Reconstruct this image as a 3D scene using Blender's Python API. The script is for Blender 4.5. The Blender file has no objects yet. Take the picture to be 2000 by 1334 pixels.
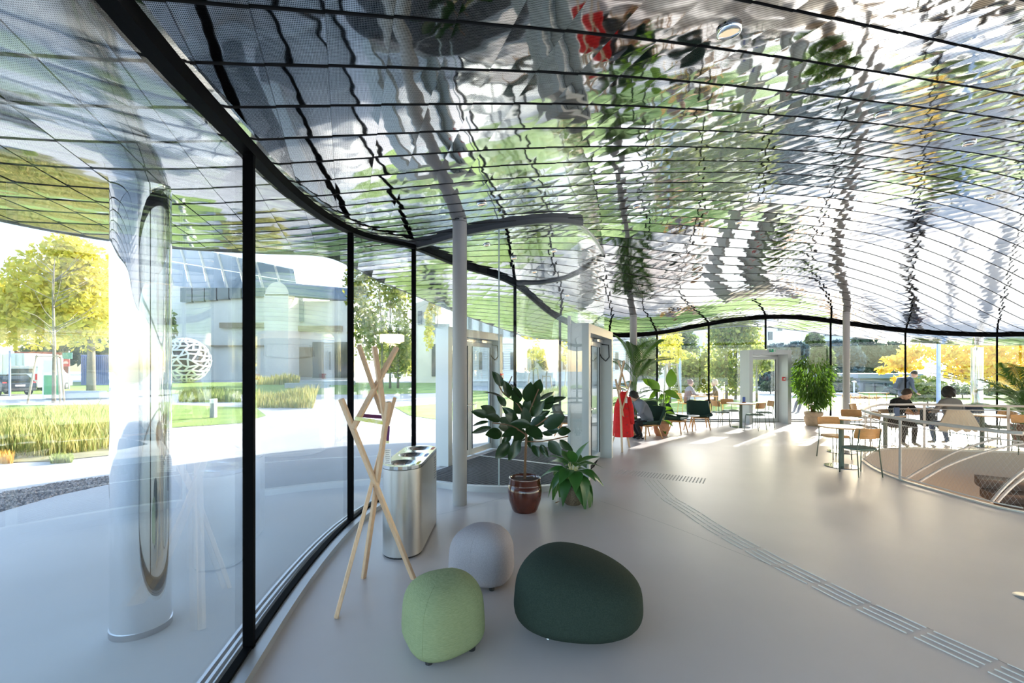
import bpy, bmesh, math, random
import numpy as np
from mathutils import Vector, Matrix
from mathutils.geometry import tessellate_polygon

PI = math.pi
SC = bpy.context.scene
COL = SC.collection
R = random.Random(7)

# ------------------------------------------------------------------ camera, sky, sun, exposure
FPX, HOR, CAMH = 889.0, 720.0, 1.79
cam_d = bpy.data.cameras.new('camera')
cam = bpy.data.objects.new('camera', cam_d)
COL.objects.link(cam)
cam.location = (0, 0, CAMH)
cam.rotation_euler = (PI / 2, 0, 0)
cam_d.sensor_width = 36.0
cam_d.lens = 36.0 * FPX / 2000.0
cam_d.shift_y = (HOR - 667.0) / 2000.0
cam_d.clip_start = 0.05
cam_d.clip_end = 600
SC.camera = cam

SUN_AZ = math.atan2(0.73, 0.68)          # direction towards the sun, from +X
SUN_EL = math.radians(19)
world = bpy.data.worlds.new('world')
SC.world = world
world.use_nodes = True
wn = world.node_tree.nodes
wl = world.node_tree.links
bg = wn['Background']
sky = wn.new('ShaderNodeTexSky')
sky.sky_type = 'NISHITA'
sky.sun_disc = False
sky.sun_elevation = SUN_EL
sky.sun_rotation = PI / 2 - SUN_AZ
sky.air_density = 1.0
sky.dust_density = 1.6
sky.ozone_density = 1.0
wl.new(sky.outputs[0], bg.inputs[0])
bg.inputs[1].default_value = 0.72
sun_d = bpy.data.lights.new('sun', 'SUN')
sun_d.energy = 15.0
sun_d.angle = math.radians(0.7)
sun_d.color = (1.0, 0.96, 0.91)
sun = bpy.data.objects.new('sun', sun_d)
COL.objects.link(sun)
sd = Vector((math.cos(SUN_AZ) * math.cos(SUN_EL), math.sin(SUN_AZ) * math.cos(SUN_EL), math.sin(SUN_EL)))
sun.rotation_euler = sd.to_track_quat('Z', 'Y').to_euler()
sun.location = (30, 33, 20)

SC.view_settings.view_transform = 'Standard'
SC.view_settings.look = 'None'
SC.view_settings.exposure = 0.50
SC.view_settings.gamma = 1.0
SC.view_settings.use_curve_mapping = False
SC.cycles.use_denoising = True
SC.cycles.max_bounces = 12
SC.cycles.glossy_bounces = 6
SC.cycles.diffuse_bounces = 4
SC.cycles.transparent_max_bounces = 32
SC.cycles.sample_clamp_indirect = 8.0
SC.cycles.blur_glossy = 0.3

# ------------------------------------------------------------------ helpers
def fl(px, py, z=0.0):
    """floor point (height z) seen at a pixel of the 2000x1334 photograph"""
    y = FPX * (CAMH - z) / (py - HOR)
    return ((px - 1000.0) / FPX * y, y)

def xat(px, y):
    return (px - 1000.0) / FPX * y

def zat(py, y):
    return CAMH + (HOR - py) / FPX * y

def pt(px, py, y):
    return Vector((xat(px, y), y, zat(py, y)))

class MB:
    def __init__(s):
        s.v = []; s.f = []; s.m = []
    def add(s, verts, faces, mi=0):
        o = len(s.v)
        s.v.extend([tuple(p) for p in verts])
        for f in faces:
            s.f.append([i + o for i in f]); s.m.append(mi)
        return s
    def box(s, c, d, rz=0.0, mi=0, M=None):
        x, y, z = d[0] / 2, d[1] / 2, d[2] / 2
        vs = [Vector((a * x, b * y, e * z)) for e in (-1, 1) for a, b in ((-1, -1), (1, -1), (1, 1), (-1, 1))]
        rot = M if M is not None else Matrix.Rotation(rz, 3, 'Z')
        vs = [rot @ p + Vector(c) for p in vs]
        return s.add(vs, [(3, 2, 1, 0), (4, 5, 6, 7), (0, 1, 5, 4), (1, 2, 6, 5), (2, 3, 7, 6), (3, 0, 4, 7)], mi)
    def bar(s, p0, p1, w, h, mi=0, up=(0, 0, 1)):
        p0 = Vector(p0); p1 = Vector(p1); d = p1 - p0; L = d.length
        z = d.normalized(); u = Vector(up)
        if abs(z.dot(u)) > 0.98: u = Vector((1, 0, 0))
        x = u.cross(z).normalized(); y = z.cross(x)
        M = Matrix((x, y, z)).transposed()
        return s.box((p0 + p1) / 2, (w, h, L), 0, mi, M)
    def tube(s, pts, r, n=8, closed=False, mi=0, caps=True):
        P = [Vector(p) for p in pts]; N = len(P)
        rr = r if hasattr(r, '__len__') else [r] * N
        rings = []
        prev = None
        for i in range(N):
            a = P[(i - 1) % N] if (closed or i > 0) else P[i]
            b = P[(i + 1) % N] if (closed or i < N - 1) else P[i]
            t = (b - a)
            t = t.normalized() if t.length > 1e-9 else Vector((0, 0, 1))
            if prev is None:
                u = Vector((0, 0, 1)) if abs(t.z) < 0.9 else Vector((1, 0, 0))
                x = u.cross(t).normalized()
            else:
                x = prev - t * prev.dot(t)
                x = x.normalized() if x.length > 1e-6 else Vector((1, 0, 0))
            prev = x
            y = t.cross(x)
            rings.append([P[i] + (x * math.cos(2 * PI * k / n) + y * math.sin(2 * PI * k / n)) * rr[i] for k in range(n)])
        vs = [p for rg in rings for p in rg]
        fs = []
        for i in range(N if closed else N - 1):
            j = (i + 1) % N
            for k in range(n):
                l = (k + 1) % n
                fs.append((i * n + k, i * n + l, j * n + l, j * n + k))
        if caps and not closed:
            fs.append(tuple(range(n))[::-1]); fs.append(tuple((N - 1) * n + k for k in range(n)))
        return s.add(vs, fs, mi)
    def lathe(s, prof, n=24, c=(0, 0, 0), mi=0, sx=1.0, sy=1.0, cap=True):
        vs = []
        for r, z in prof:
            for k in range(n):
                a = 2 * PI * k / n
                vs.append((c[0] + r * math.cos(a) * sx, c[1] + r * math.sin(a) * sy, c[2] + z))
        fs = []
        for i in range(len(prof) - 1):
            for k in range(n):
                l = (k + 1) % n
                fs.append((i * n + k, i * n + l, (i + 1) * n + l, (i + 1) * n + k))
        if cap:
            fs.append(tuple(range(n))[::-1])
            fs.append(tuple((len(prof) - 1) * n + k for k in range(n)))
        return s.add(vs, fs, mi)
    def prism(s, poly, z0, z1, mi=0):
        n = len(poly)
        vs = [(p[0], p[1], z0) for p in poly] + [(p[0], p[1], z1) for p in poly]
        fs = [tuple(range(n))[::-1], tuple(range(n, 2 * n))]
        for i in range(n):
            j = (i + 1) % n
            fs.append((i, j, n + j, n + i))
        return s.add(vs, fs, mi)
    def grid(s, pts, mi=0, closed_u=False):
        """pts: list of rows of points"""
        nr, nc = len(pts), len(pts[0])
        fs = []
        for i in range(nr - 1):
            for j in range(nc if closed_u else nc - 1):
                k = (j + 1) % nc
                fs.append((i * nc + j, i * nc + k, (i + 1) * nc + k, (i + 1) * nc + j))
        return s.add([p for r in pts for p in r], fs, mi)
    def poly(s, pts, z=0.0, holes=(), mi=0):
        loops = [[Vector((p[0], p[1], 0)) for p in pts]] + [[Vector((p[0], p[1], 0)) for p in h] for h in holes]
        flat = [p for l in loops for p in l]
        tris = tessellate_polygon(loops)
        fs = []
        for t in tris:
            a, b, c = (flat[i] for i in t)
            if (b - a).cross(c - a).z < 0: t = (t[0], t[2], t[1])
            fs.append(tuple(t))
        return s.add([(p.x, p.y, z) for p in flat], fs, mi)
    def build(s, name, mats, parent=None, smooth=False, bevel=0, sub=0, kind=None, label=None, loc=None, angle=None):
        me = bpy.data.meshes.new(name)
        me.from_pydata(s.v, [], s.f)
        if not isinstance(mats, (list, tuple)): mats = [mats]
        for m in mats: me.materials.append(m)
        if len(mats) > 1: me.polygons.foreach_set('material_index', s.m)
        me.update()
        if smooth:
            me.polygons.foreach_set('use_smooth', [True] * len(me.polygons))
            if angle: 
                me.set_sharp_from_angle(angle=angle)
        o = bpy.data.objects.new(name, me)
        COL.objects.link(o)
        if parent is not None: o.parent = parent
        if loc is not None: o.location = loc
        if bevel:
            b = o.modifiers.new('bevel', 'BEVEL'); b.width = bevel; b.segments = 2; b.limit_method = 'ANGLE'
            b.harden_normals = False
        if sub:
            q = o.modifiers.new('sub', 'SUBSURF'); q.levels = sub; q.render_levels = sub
        if kind: o['kind'] = kind
        if label: o['label'] = label
        return o

def thing(name, label, cat, loc=(0, 0, 0), rz=0.0, group=None, kind=None):
    o = bpy.data.objects.new(name, None)
    COL.objects.link(o)
    o.empty_display_size = 0.1
    o.location = loc; o.rotation_euler = (0, 0, rz)
    o['label'] = label
    if cat: o['category'] = cat
    if group: o['group'] = group
    if kind: o['kind'] = kind
    return o

def tag(o, label, cat=None, group=None, kind=None):
    o['label'] = label
    if cat: o['category'] = cat
    if group: o['group'] = group
    if kind: o['kind'] = kind
    return o

def dup(root, loc, rz, label, group=None):
    r = root.copy(); COL.objects.link(r)
    r.location = loc; r.rotation_euler = (0, 0, rz)
    r['label'] = label
    if group: r['group'] = group
    for ch in list(root.children):
        c = ch.copy(); COL.objects.link(c); c.parent = r
        for g in list(ch.children):
            d = g.copy(); COL.objects.link(d); d.parent = c
    return r

# ------------------------------------------------------------------ materials
def lin(c):
    return tuple(((x / 255.0) / 12.92 if x / 255.0 <= 0.04045 else ((x / 255.0 + 0.055) / 1.055) ** 2.4) for x in c)

MATS = {}
def mat(name, col, rough=0.6, metal=0.0, var=0.0, vscale=20.0, bump=0.0, bscale=60.0, spec=0.5, coat=0.0, stretch=None, col2=None, emit=None, transl=0.0):
    if name in MATS: return MATS[name]
    m = bpy.data.materials.new(name); m.use_nodes = True
    nt = m.node_tree; N = nt.nodes; L = nt.links
    b = N['Principled BSDF']
    b.inputs['Base Color'].default_value = (*col, 1)
    b.inputs['Roughness'].default_value = rough
    b.inputs['Metallic'].default_value = metal
    b.inputs['Specular IOR Level'].default_value = spec
    if coat: b.inputs['Coat Weight'].default_value = coat; b.inputs['Coat Roughness'].default_value = 0.08
    tc = N.new('ShaderNodeTexCoord')
    src = tc.outputs['Object']
    if stretch:
        mp = N.new('ShaderNodeMapping'); mp.inputs['Scale'].default_value = stretch
        L.new(src, mp.inputs['Vector']); src = mp.outputs['Vector']
    if var or col2:
        n = N.new('ShaderNodeTexNoise'); n.inputs['Scale'].default_value = vscale; n.inputs['Detail'].default_value = 4
        L.new(src, n.inputs['Vector'])
        r = N.new('ShaderNodeValToRGB')
        c2 = col2 if col2 else tuple(min(1, x * (1 + var)) for x in col)
        c1 = col if col2 else tuple(x * (1 - var) for x in col)
        r.color_ramp.elements[0].position = 0.3; r.color_ramp.elements[1].position = 0.7
        r.color_ramp.elements[0].color = (*c1, 1); r.color_ramp.elements[1].color = (*c2, 1)
        L.new(n.outputs['Fac'], r.inputs['Fac']); L.new(r.outputs['Color'], b.inputs['Base Color'])
    if bump:
        n2 = N.new('ShaderNodeTexNoise'); n2.inputs['Scale'].default_value = bscale; n2.inputs['Detail'].default_value = 3
        L.new(src, n2.inputs['Vector'])
        bp = N.new('ShaderNodeBump'); bp.inputs['Strength'].default_value = bump; bp.inputs['Distance'].default_value = 0.01
        L.new(n2.outputs['Fac'], bp.inputs['Height']); L.new(bp.outputs['Normal'], b.inputs['Normal'])
    if emit:
        b.inputs['Emission Color'].default_value = (*emit[0], 1); b.inputs['Emission Strength'].default_value = emit[1]
    MATS[name] = m
    return m

def leafmat(name, c1, c2, transl=0.45, rough=0.45, tcol=None):
    """leaf: each island its own tone between c1 and c2; lets light through"""
    if name in MATS: return MATS[name]
    m = bpy.data.materials.new(name); m.use_nodes = True
    nt = m.node_tree; N = nt.nodes; L = nt.links
    b = N['Principled BSDF']; out = N['Material Output']
    g = N.new('ShaderNodeNewGeometry')
    r = N.new('ShaderNodeValToRGB')
    r.color_ramp.elements[0].color = (*c1, 1); r.color_ramp.elements[1].color = (*c2, 1)
    L.new(g.outputs['Random Per Island'], r.inputs['Fac'])
    L.new(r.outputs['Color'], b.inputs['Base Color'])
    b.inputs['Roughness'].default_value = rough
    t = N.new('ShaderNodeBsdfTranslucent')
    if tcol:
        t.inputs['Color'].default_value = (*tcol, 1)
    else:
        L.new(r.outputs['Color'], t.inputs['Color'])
    mx = N.new('ShaderNodeMixShader'); mx.inputs['Fac'].default_value = transl
    L.new(b.outputs[0], mx.inputs[1]); L.new(t.outputs[0], mx.inputs[2]); L.new(mx.outputs[0], out.inputs['Surface'])
    MATS[name] = m
    return m

def glassmat(name, tint, base=0.05, rough=0.0):
    m = bpy.data.materials.new(name); m.use_nodes = True
    nt = m.node_tree; N = nt.nodes; L = nt.links
    N.remove(N['Principled BSDF']); out = N['Material Output']
    t = N.new('ShaderNodeBsdfTransparent'); t.inputs['Color'].default_value = (*tint, 1)
    gl = N.new('ShaderNodeBsdfGlossy'); gl.inputs['Roughness'].default_value = rough
    lw = N.new('ShaderNodeLayerWeight'); lw.inputs['Blend'].default_value = 0.5
    pw = N.new('ShaderNodeMath'); pw.operation = 'POWER'; pw.inputs[1].default_value = 3.0
    L.new(lw.outputs['Facing'], pw.inputs[0])
    ma = N.new('ShaderNodeMath'); ma.operation = 'MULTIPLY_ADD'; ma.inputs[1].default_value = 1 - base; ma.inputs[2].default_value = base
    L.new(pw.outputs[0], ma.inputs[0])
    mx = N.new('ShaderNodeMixShader')
    L.new(ma.outputs[0], mx.inputs[0]); L.new(t.outputs[0], mx.inputs[1]); L.new(gl.outputs[0], mx.inputs[2])
    L.new(mx.outputs[0], out.inputs['Surface'])
    return m

GLASS = glassmat('clear_glass', (0.965, 0.985, 0.98), 0.06)
GLASS_LOBBY = glassmat('lobby_glass', (0.975, 0.985, 0.98), 0.02)
GLASS_DOOR = glassmat('door_glass', (0.96, 0.98, 0.98), 0.05)
BLACK = mat('black_frame', (0.003, 0.003, 0.0035), 0.6, spec=0.03)
ALU = mat('brushed_aluminium', (0.55, 0.55, 0.56), 0.35, 1.0, bump=0.05, bscale=200, stretch=(1, 1, 0.05))
WHITEMETAL = mat('light_grey_coated_metal', (0.55, 0.57, 0.58), 0.4, 0.0)
PORTAL = mat('silver_grey_coated_metal', (0.44, 0.455, 0.46), 0.40, 0.2)
COLUMN = mat('warm_grey_paint', (0.34, 0.32, 0.31), 0.5)
CHROME = mat('polished_steel', (0.88, 0.88, 0.88), 0.03, 1.0)
STEEL = mat('brushed_steel', (0.62, 0.60, 0.57), 0.30, 1.0, bump=0.03, bscale=300, stretch=(1, 1, 0.02))
DARK = mat('dark_rubber', (0.02, 0.02, 0.022), 0.6)

# ------------------------------------------------------------------ ceiling height field
TH0 = math.atan(325.0 / FPX)
CU = np.array([-math.sin(TH0), math.cos(TH0)])       # along the panel columns
CV = np.array([math.cos(TH0), math.sin(TH0)])        # along the panel rows
PU, PV, NU, OV = 0.371, 0.28, 0.56, -0.081
rows = {
 4.56: [(1560, 31), (1780, 75), (2000, 128.6)],
 5.56: [(644, 24), (1160, 64.8), (1354, 86), (1489, 106), (1600, 123.6), (1708, 138.5), (1832, 159.5), (1906, 170.7), (2000, 190.5)],
 6.56: [(0, 114), (510, 125), (644, 127), (1134, 142), (1353, 158), (1469, 169), (1600, 184), (1745, 199), (1849, 211.5), (2000, 237.5)],
 7.56: [(0, 206), (644, 204), (900, 201), (1160, 201), (1291, 210), (1457, 219.6), (1600, 231), (1800, 253), (2000, 279.5)],
 8.56: [(0, 268), (644, 266), (1160, 248.6), (1296, 252), (1445, 258.5), (1600, 267), (1773, 284), (2000, 318)],
 9.56: [(0, 317), (644, 315), (1160, 286), (1600, 295.6), (1800, 315), (2000, 353)],
 10.56: [(0, 350), (644, 350), (1160, 316), (1600, 321), (2000, 388)],
 11.56: [(0, 378), (1160, 341), (1600, 343), (1733, 354), (1867, 380), (2000, 421)],
 12.56: [(0, 397), (1160, 361), (1600, 365), (1832, 397), (2000, 455)],
 13.56: [(1160, 380), (1600, 385), (1720, 399), (1869, 431), (2000, 486)],
 14.56: [(1160, 396), (1600, 405), (2000, 514)],
 16.56: [(1160, 423), (1600, 441)],
 18.56: [(1160, 447), (1600, 475)],
 20.56: [(1160, 469), (1600, 506)],
}
cd = []
for n_, ps in rows.items():
    u = PU * n_
    for (x, y) in ps:
        k = math.tan(math.atan((x - 1000) / FPX) + TH0)
        p = CU * u + CV * (u * k)
        cd.append((p[0], p[1], (HOR - y) / FPX * p[1]))
M1, M2, M3, M4, M5 = (-1.646, 2.83), (-1.854, 5.2), (-1.52, 7.0), (0.06, 10.6), (1.40, 13.37)
def topd(x, y, py): return (x, y, (HOR - py) / FPX * y)
cd += [(M1[0], M1[1], 1.41), topd(*M2, 442), topd(*M3, 474), topd(-1.0, 9.0, 511), topd(*M4, 553), topd(*M5, 616)]
cd += [topd(-0.69, 6.0, 430), topd(1.0, 7.2, 440), topd(1.9, 9.2, 497)]
cd += [topd(xat(1283, 15.3), 15.3, 652), topd(xat(1384, 15.45), 15.45, 632), topd(xat(1495, 15.45), 15.45, 620),
       topd(xat(1622, 15.4), 15.4, 626), topd(xat(1768, 14.8), 14.8, 648), topd(xat(1947, 13.8), 13.8, 655)]
cd += [topd(xat(1236, 12.5), 12.5, 622), topd(xat(1653, 14.4), 14.4, 609), topd(3.2, 14.7, 655)]
# soffit outside and the parts the photograph does not show
cd += [(-2.6, 3.2, 1.16), (-4.2, 3.7, 1.22), (-3.2, 5.6, 1.40), (-2.9, 9.0, 1.75), (-1.0, 13.2, 1.55), (1.5, 16.4, 1.05),
       (5, 17, 1.18), (9, 17, 1.72), (12, 16.6, 1.25), (14.5, 15.8, 0.95), (17, 14, 0.84), (18.5, 11, 1.0), (18.5, 6, 1.3),
       (-3.0, 0.5, 1.15), (-0.9, 0.3, 1.4), (0.5, -2.5, 1.35), (5, -5, 1.5), (10, -4, 1.6), (15, 0, 1.5), (3, 0, 1.75), (7, 1, 2.1), (11, 4, 2.3)]
cd = np.array(cd)
_S = 10.0
def _rbf(ax, ay):
    d2 = ((ax[:, None] - cd[None, :, 0]) ** 2 + (ay[:, None] - cd[None, :, 1]) ** 2) / _S ** 2
    return np.where(d2 > 0, 0.5 * d2 * np.log(d2 + 1e-12), 0.0)      # thin plate spline
_n = len(cd)
_A = np.zeros((_n + 3, _n + 3))
_A[:_n, :_n] = _rbf(cd[:, 0], cd[:, 1]) + np.eye(_n) * 0.03
_A[:_n, _n:] = np.stack([np.ones(_n), cd[:, 0] / _S, cd[:, 1] / _S], 1)
_A[_n:, :_n] = _A[:_n, _n:].T
_w = np.linalg.solve(_A, np.concatenate([cd[:, 2], np.zeros(3)]))
def zc_arr(x, y):
    x = np.atleast_1d(np.asarray(x, float)); y = np.atleast_1d(np.asarray(y, float))
    out = []
    for i in range(0, len(x), 20000):
        a, b = x[i:i + 20000], y[i:i + 20000]
        out.append(_rbf(a, b) @ _w[:_n] + _w[_n] + _w[_n + 1] * a / _S + _w[_n + 2] * b / _S)
    return CAMH + np.concatenate(out)
def zc(x, y):
    return float(zc_arr([x], [y])[0])
def ceil_hit(px, py):
    t = (px - 1000) / FPX; s = (HOR - py) / FPX
    ys = np.linspace(0.5, 18, 700)
    g = CAMH + s * ys - zc_arr(t * ys, ys)
    i = int(np.argmax(g > 0))
    return t * ys[i], ys[i], float(CAMH + s * ys[i])

# ------------------------------------------------------------------ wall line in plan
def catmull(P, n, closed=False):
    out = []; N = len(P)
    for i in range(N if closed else N - 1):
        p0 = P[(i - 1) % N] if (closed or i > 0) else P[i]
        p1 = P[i]; p2 = P[(i + 1) % N]
        p3 = P[(i + 2) % N] if (closed or i < N - 2) else p2
        for k in range(n):
            t = k / n
            out.append(tuple(0.5 * ((2 * b) + (-a + c) * t + (2 * a - 5 * b + 4 * c - d) * t * t + (-a + 3 * b - 3 * c + d) * t ** 3)
                             for a, b, c, d in zip(p0, p1, p2, p3)))
    if not closed: out.append(tuple(P[-1]))
    return out

W = [(-1.05, 0.55), M1, M2, M3, (-1.02, 9.0), M4, M5, (3.15, 14.75), (xat(1283, 15.3), 15.3), (xat(1384, 15.45), 15.45), (xat(1495, 15.45), 15.45),
     (xat(1622, 15.4), 15.4), (xat(1768, 14.8), 14.8), (xat(1947, 13.8), 13.8), (16.6, 12.0), (17.5, 9.8), (17.6, 7.4), (17.0, 5.0), (15.8, 2.6),
     (14.0, 0.4), (11.6, -1.6), (8.8, -3.0), (5.8, -3.6), (3.0, -3.2), (0.8, -1.6)]
NS = 8
WC = catmull(W, NS, closed=True)
OUTER = [(-3.1, 0.2), (-4.2, 2.0), (-4.25, 3.7), (-3.9, 4.75), (-3.2, 5.7), (-2.75, 6.6), (-2.75, 8.0), (-2.6, 10.0), (-1.5, 13.0), (0.6, 16.0), (3.2, 17.2), (6.5, 17.3), (10.5, 17.3),
         (14.0, 16.4), (16.6, 15.2), (18.6, 12.6), (19.4, 9.6), (19.2, 6.0), (17.6, 2.2), (14.8, -1.2), (11, -4.2), (6, -5.4), (1.5, -5.0), (-1.6, -2.6)]
OC = catmull(OUTER, 6, closed=True)

def inside(poly, x, y):
    c = False; n = len(poly); j = n - 1
    for i in range(n):
        xi, yi = poly[i]; xj, yj = poly[j]
        if (yi > y) != (yj > y) and x < (xj - xi) * (y - yi) / (yj - yi) + xi: c = not c
        j = i
    return c
def inside_arr(poly, x, y):
    c = np.zeros(len(x), bool); n = len(poly); j = n - 1
    for i in range(n):
        xi, yi = poly[i]; xj, yj = poly[j]
        if yi != yj:
            c ^= ((yi > y) != (yj > y)) & (x < (xj - xi) * (y - yi) / (yj - yi) + xi)
        j = i
    return c
def snap(poly, p):
    best = None
    for i in range(len(poly)):
        a = Vector(poly[i]); b = Vector(poly[(i + 1) % len(poly)]); q = Vector(p)
        d = b - a; t = max(0, min(1, (q - a).dot(d) / max(1e-9, d.dot(d)))); r = a + d * t
        dd = (r - q).length
        if best is None or dd < best[0]: best = (dd, r)
    return (best[1].x, best[1].y)
def normals(P, closed=True):
    """outward normals of a counter-clockwise-or-clockwise loop (pointing away from the inside)"""
    out = []; n = len(P)
    for i in range(n):
        a = P[(i - 1) % n] if (closed or i > 0) else P[i]
        b = P[(i + 1) % n] if (closed or i < n - 1) else P[i]
        d = Vector((b[0] - a[0], b[1] - a[1])).normalized()
        out.append(Vector((-d.y, d.x)))
    return out
WN = normals(WC)
if inside(WC, WC[20][0] + WN[20].x * 0.05, WC[20][1] + WN[20].y * 0.05): WN = [-q for q in WN]

# ------------------------------------------------------------------ mirror ceiling: one object per near panel
def ceilmat():
    m = bpy.data.materials.new('perforated_mirror_steel'); m.use_nodes = True
    nt = m.node_tree; N = nt.nodes; L = nt.links
    b = N['Principled BSDF']
    b.inputs['Metallic'].default_value = 1.0
    b.inputs['Roughness'].default_value = 0.045
    uv = N.new('ShaderNodeUVMap')
    mp = N.new('ShaderNodeMapping'); mp.inputs['Scale'].default_value = (32, 42, 1)
    L.new(uv.outputs[0], mp.inputs['Vector'])
    fr = N.new('ShaderNodeVectorMath'); fr.operation = 'FRACTION'; L.new(mp.outputs[0], fr.inputs[0])
    sb = N.new('ShaderNodeVectorMath'); sb.operation = 'SUBTRACT'; sb.inputs[1].default_value = (0.5, 0.5, 0); L.new(fr.outputs[0], sb.inputs[0])
    ln = N.new('ShaderNodeVectorMath'); ln.operation = 'LENGTH'; L.new(sb.outputs[0], ln.inputs[0])
    lt = N.new('ShaderNodeMath'); lt.operation = 'LESS_THAN'; lt.inputs[1].default_value = 0.32; L.new(ln.outputs['Value'], lt.inputs[0])
    mx = N.new('ShaderNodeMix'); mx.data_type = 'RGBA'
    mx.inputs['A'].default_value = (0.67, 0.67, 0.68, 1); mx.inputs['B'].default_value = (0.03, 0.03, 0.035, 1)
    L.new(lt.outputs[0], mx.inputs['Factor']); L.new(mx.outputs['Result'], b.inputs['Base Color'])
    tc = N.new('ShaderNodeTexCoord')
    n2 = N.new('ShaderNodeTexNoise'); n2.inputs['Scale'].default_value = 5.0; n2.inputs['Detail'].default_value = 1.0
    L.new(tc.outputs['Object'], n2.inputs['Vector'])
    bp = N.new('ShaderNodeBump'); bp.inputs['Strength'].default_value = 0.05; bp.inputs['Distance'].default_value = 0.05
    L.new(n2.outputs['Fac'], bp.inputs['Height']); L.new(bp.outputs['Normal'], b.inputs['Normal'])
    return m
CEILM = ceilmat()
DARKBACK = mat('dark_plenum', (0.015, 0.014, 0.014), 0.8)

ks = range(-34, 56); js = range(-28, 84)
cells = []
for k in ks:
    for j in js:
        c = CU * (PU * (k + NU + 0.5)) + CV * (OV + PV * (j + 0.5))
        cells.append((k, j, c[0], c[1]))
cx = np.array([c[2] for c in cells]); cy = np.array([c[3] for c in cells])
keep = inside_arr(OC, cx, cy)
cells = [c for c, q in zip(cells, keep) if q]
G = 4
rngs = np.random.RandomState(3)
ss = np.linspace(0, 1, G + 1)
PX = np.zeros((len(cells), (G + 1) ** 2, 3)); UVT = []
gu, gv = 0.0095, 0.0008
cornchk = []
for i, (k, j, x, y) in enumerate(cells):
    q = 0
    for a in ss:
        for b in ss:
            uu = PU * (k + NU) + gu + (PU - 2 * gu) * a
            vv = OV + PV * j + gv + (PV - 2 * gv) * b
            p = CU * uu + CV * vv
            PX[i, q, 0] = p[0]; PX[i, q, 1] = p[1]; q += 1
flatx = PX[:, :, 0].ravel(); flaty = PX[:, :, 1].ravel()
ins = inside_arr(OC, flatx, flaty).reshape(PX.shape[:2])
for i in np.where(~ins.all(1))[0]:
    for q in np.where(~ins[i])[0]:
        PX[i, q, 0], PX[i, q, 1] = snap(OC, (PX[i, q, 0], PX[i, q, 1]))
PX[:, :, 2] = zc_arr(PX[:, :, 0].ravel(), PX[:, :, 1].ravel()).reshape(PX.shape[:2])
A2, B2 = np.meshgrid(ss, ss, indexing='ij')
bul = (np.sin(PI * A2) * np.sin(PI * B2)).ravel()
for i in range(len(cells)):
    am = 0.0034 * (0.5 + rngs.rand())
    tw = 0.004 + rngs.randn() * 0.001
    tu = 0.005 + rngs.randn() * 0.0008
    PX[i, :, 2] += -am * bul - tw * (B2.ravel() - 0.5) + tu * (A2.ravel() - 0.5)
pf = [(a * (G + 1) + b, (a + 1) * (G + 1) + b, (a + 1) * (G + 1) + b + 1, a * (G + 1) + b + 1) for a in range(G) for b in range(G)]
uvq = np.stack([A2.ravel(), B2.ravel()], 1)
def panel_mesh(name, idx):
    V = PX[idx].reshape(-1, 3)
    nq = (G + 1) ** 2
    F = [tuple(v + o * nq for v in f) for o in range(len(idx)) for f in pf]
    me = bpy.data.meshes.new(name); me.from_pydata(V.tolist(), [], F)
    me.materials.append(CEILM)
    uvl = me.uv_layers.new(name='UVMap')
    li = np.zeros(len(me.loops), int); me.loops.foreach_get('vertex_index', li)
    uvl.data.foreach_set('uv', uvq[li % nq].ravel())
    me.polygons.foreach_set('use_smooth', [True] * len(me.polygons))
    me.update()
    return me
# dark plenum behind the panels = the ceiling itself
mb = MB()
mb.poly(OC, 0)
def dense_disc(poly, dz, step=0.6):
    xs = np.arange(min(p[0] for p in poly) - step, max(p[0] for p in poly) + step, step)
    ys = np.arange(min(p[1] for p in poly) - step, max(p[1] for p in poly) + step, step)
    gx, gy = np.meshgrid(xs, ys, indexing='ij')
    ok = inside_arr(poly, gx.ravel(), gy.ravel()).reshape(gx.shape)
    vid = {}; V = []; F = []
    def vert(i, j):
        if (i, j) in vid: return vid[(i, j)]
        x, y = gx[i, j], gy[i, j]
        if not ok[i, j]: x, y = snap(poly, (x, y))
        V.append((x, y)); vid[(i, j)] = len(V) - 1
        return vid[(i, j)]
    for i in range(len(xs) - 1):
        for j in range(len(ys) - 1):
            if ok[i, j] or ok[i + 1, j] or ok[i, j + 1] or ok[i + 1, j + 1]:
                F.append((vert(i, j), vert(i + 1, j), vert(i + 1, j + 1), vert(i, j + 1)))
    Vn = np.array(V)
    z = zc_arr(Vn[:, 0], Vn[:, 1]) + dz
    return [(a, b, c) for (a, b), c in zip(V, z)], F
v_, f_ = dense_disc(OC, 0.035)
mb = MB(); mb.add(v_, f_)
ceiling = mb.build('ceiling', DARKBACK)
tag(ceiling, 'undulating mirror steel ceiling of perforated panels running out over the glass wall', kind='structure')
v_, f_ = dense_disc(OC, 0.40)
mb = MB(); mb.add(v_, f_)
zo = zc_arr([p[0] for p in OC], [p[1] for p in OC])
mb.grid([[(p[0], p[1], z - 0.012) for p, z in zip(OC, zo)], [(p[0], p[1], z + 0.41) for p, z in zip(OC, zo)]], closed_u=True)
roof = mb.build('roof', mat('roof_edge_metal', (0.30, 0.31, 0.31), 0.3, 0.8))
tag(roof, 'thin roof slab and edge above the mirrored ceiling', kind='structure')

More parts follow.
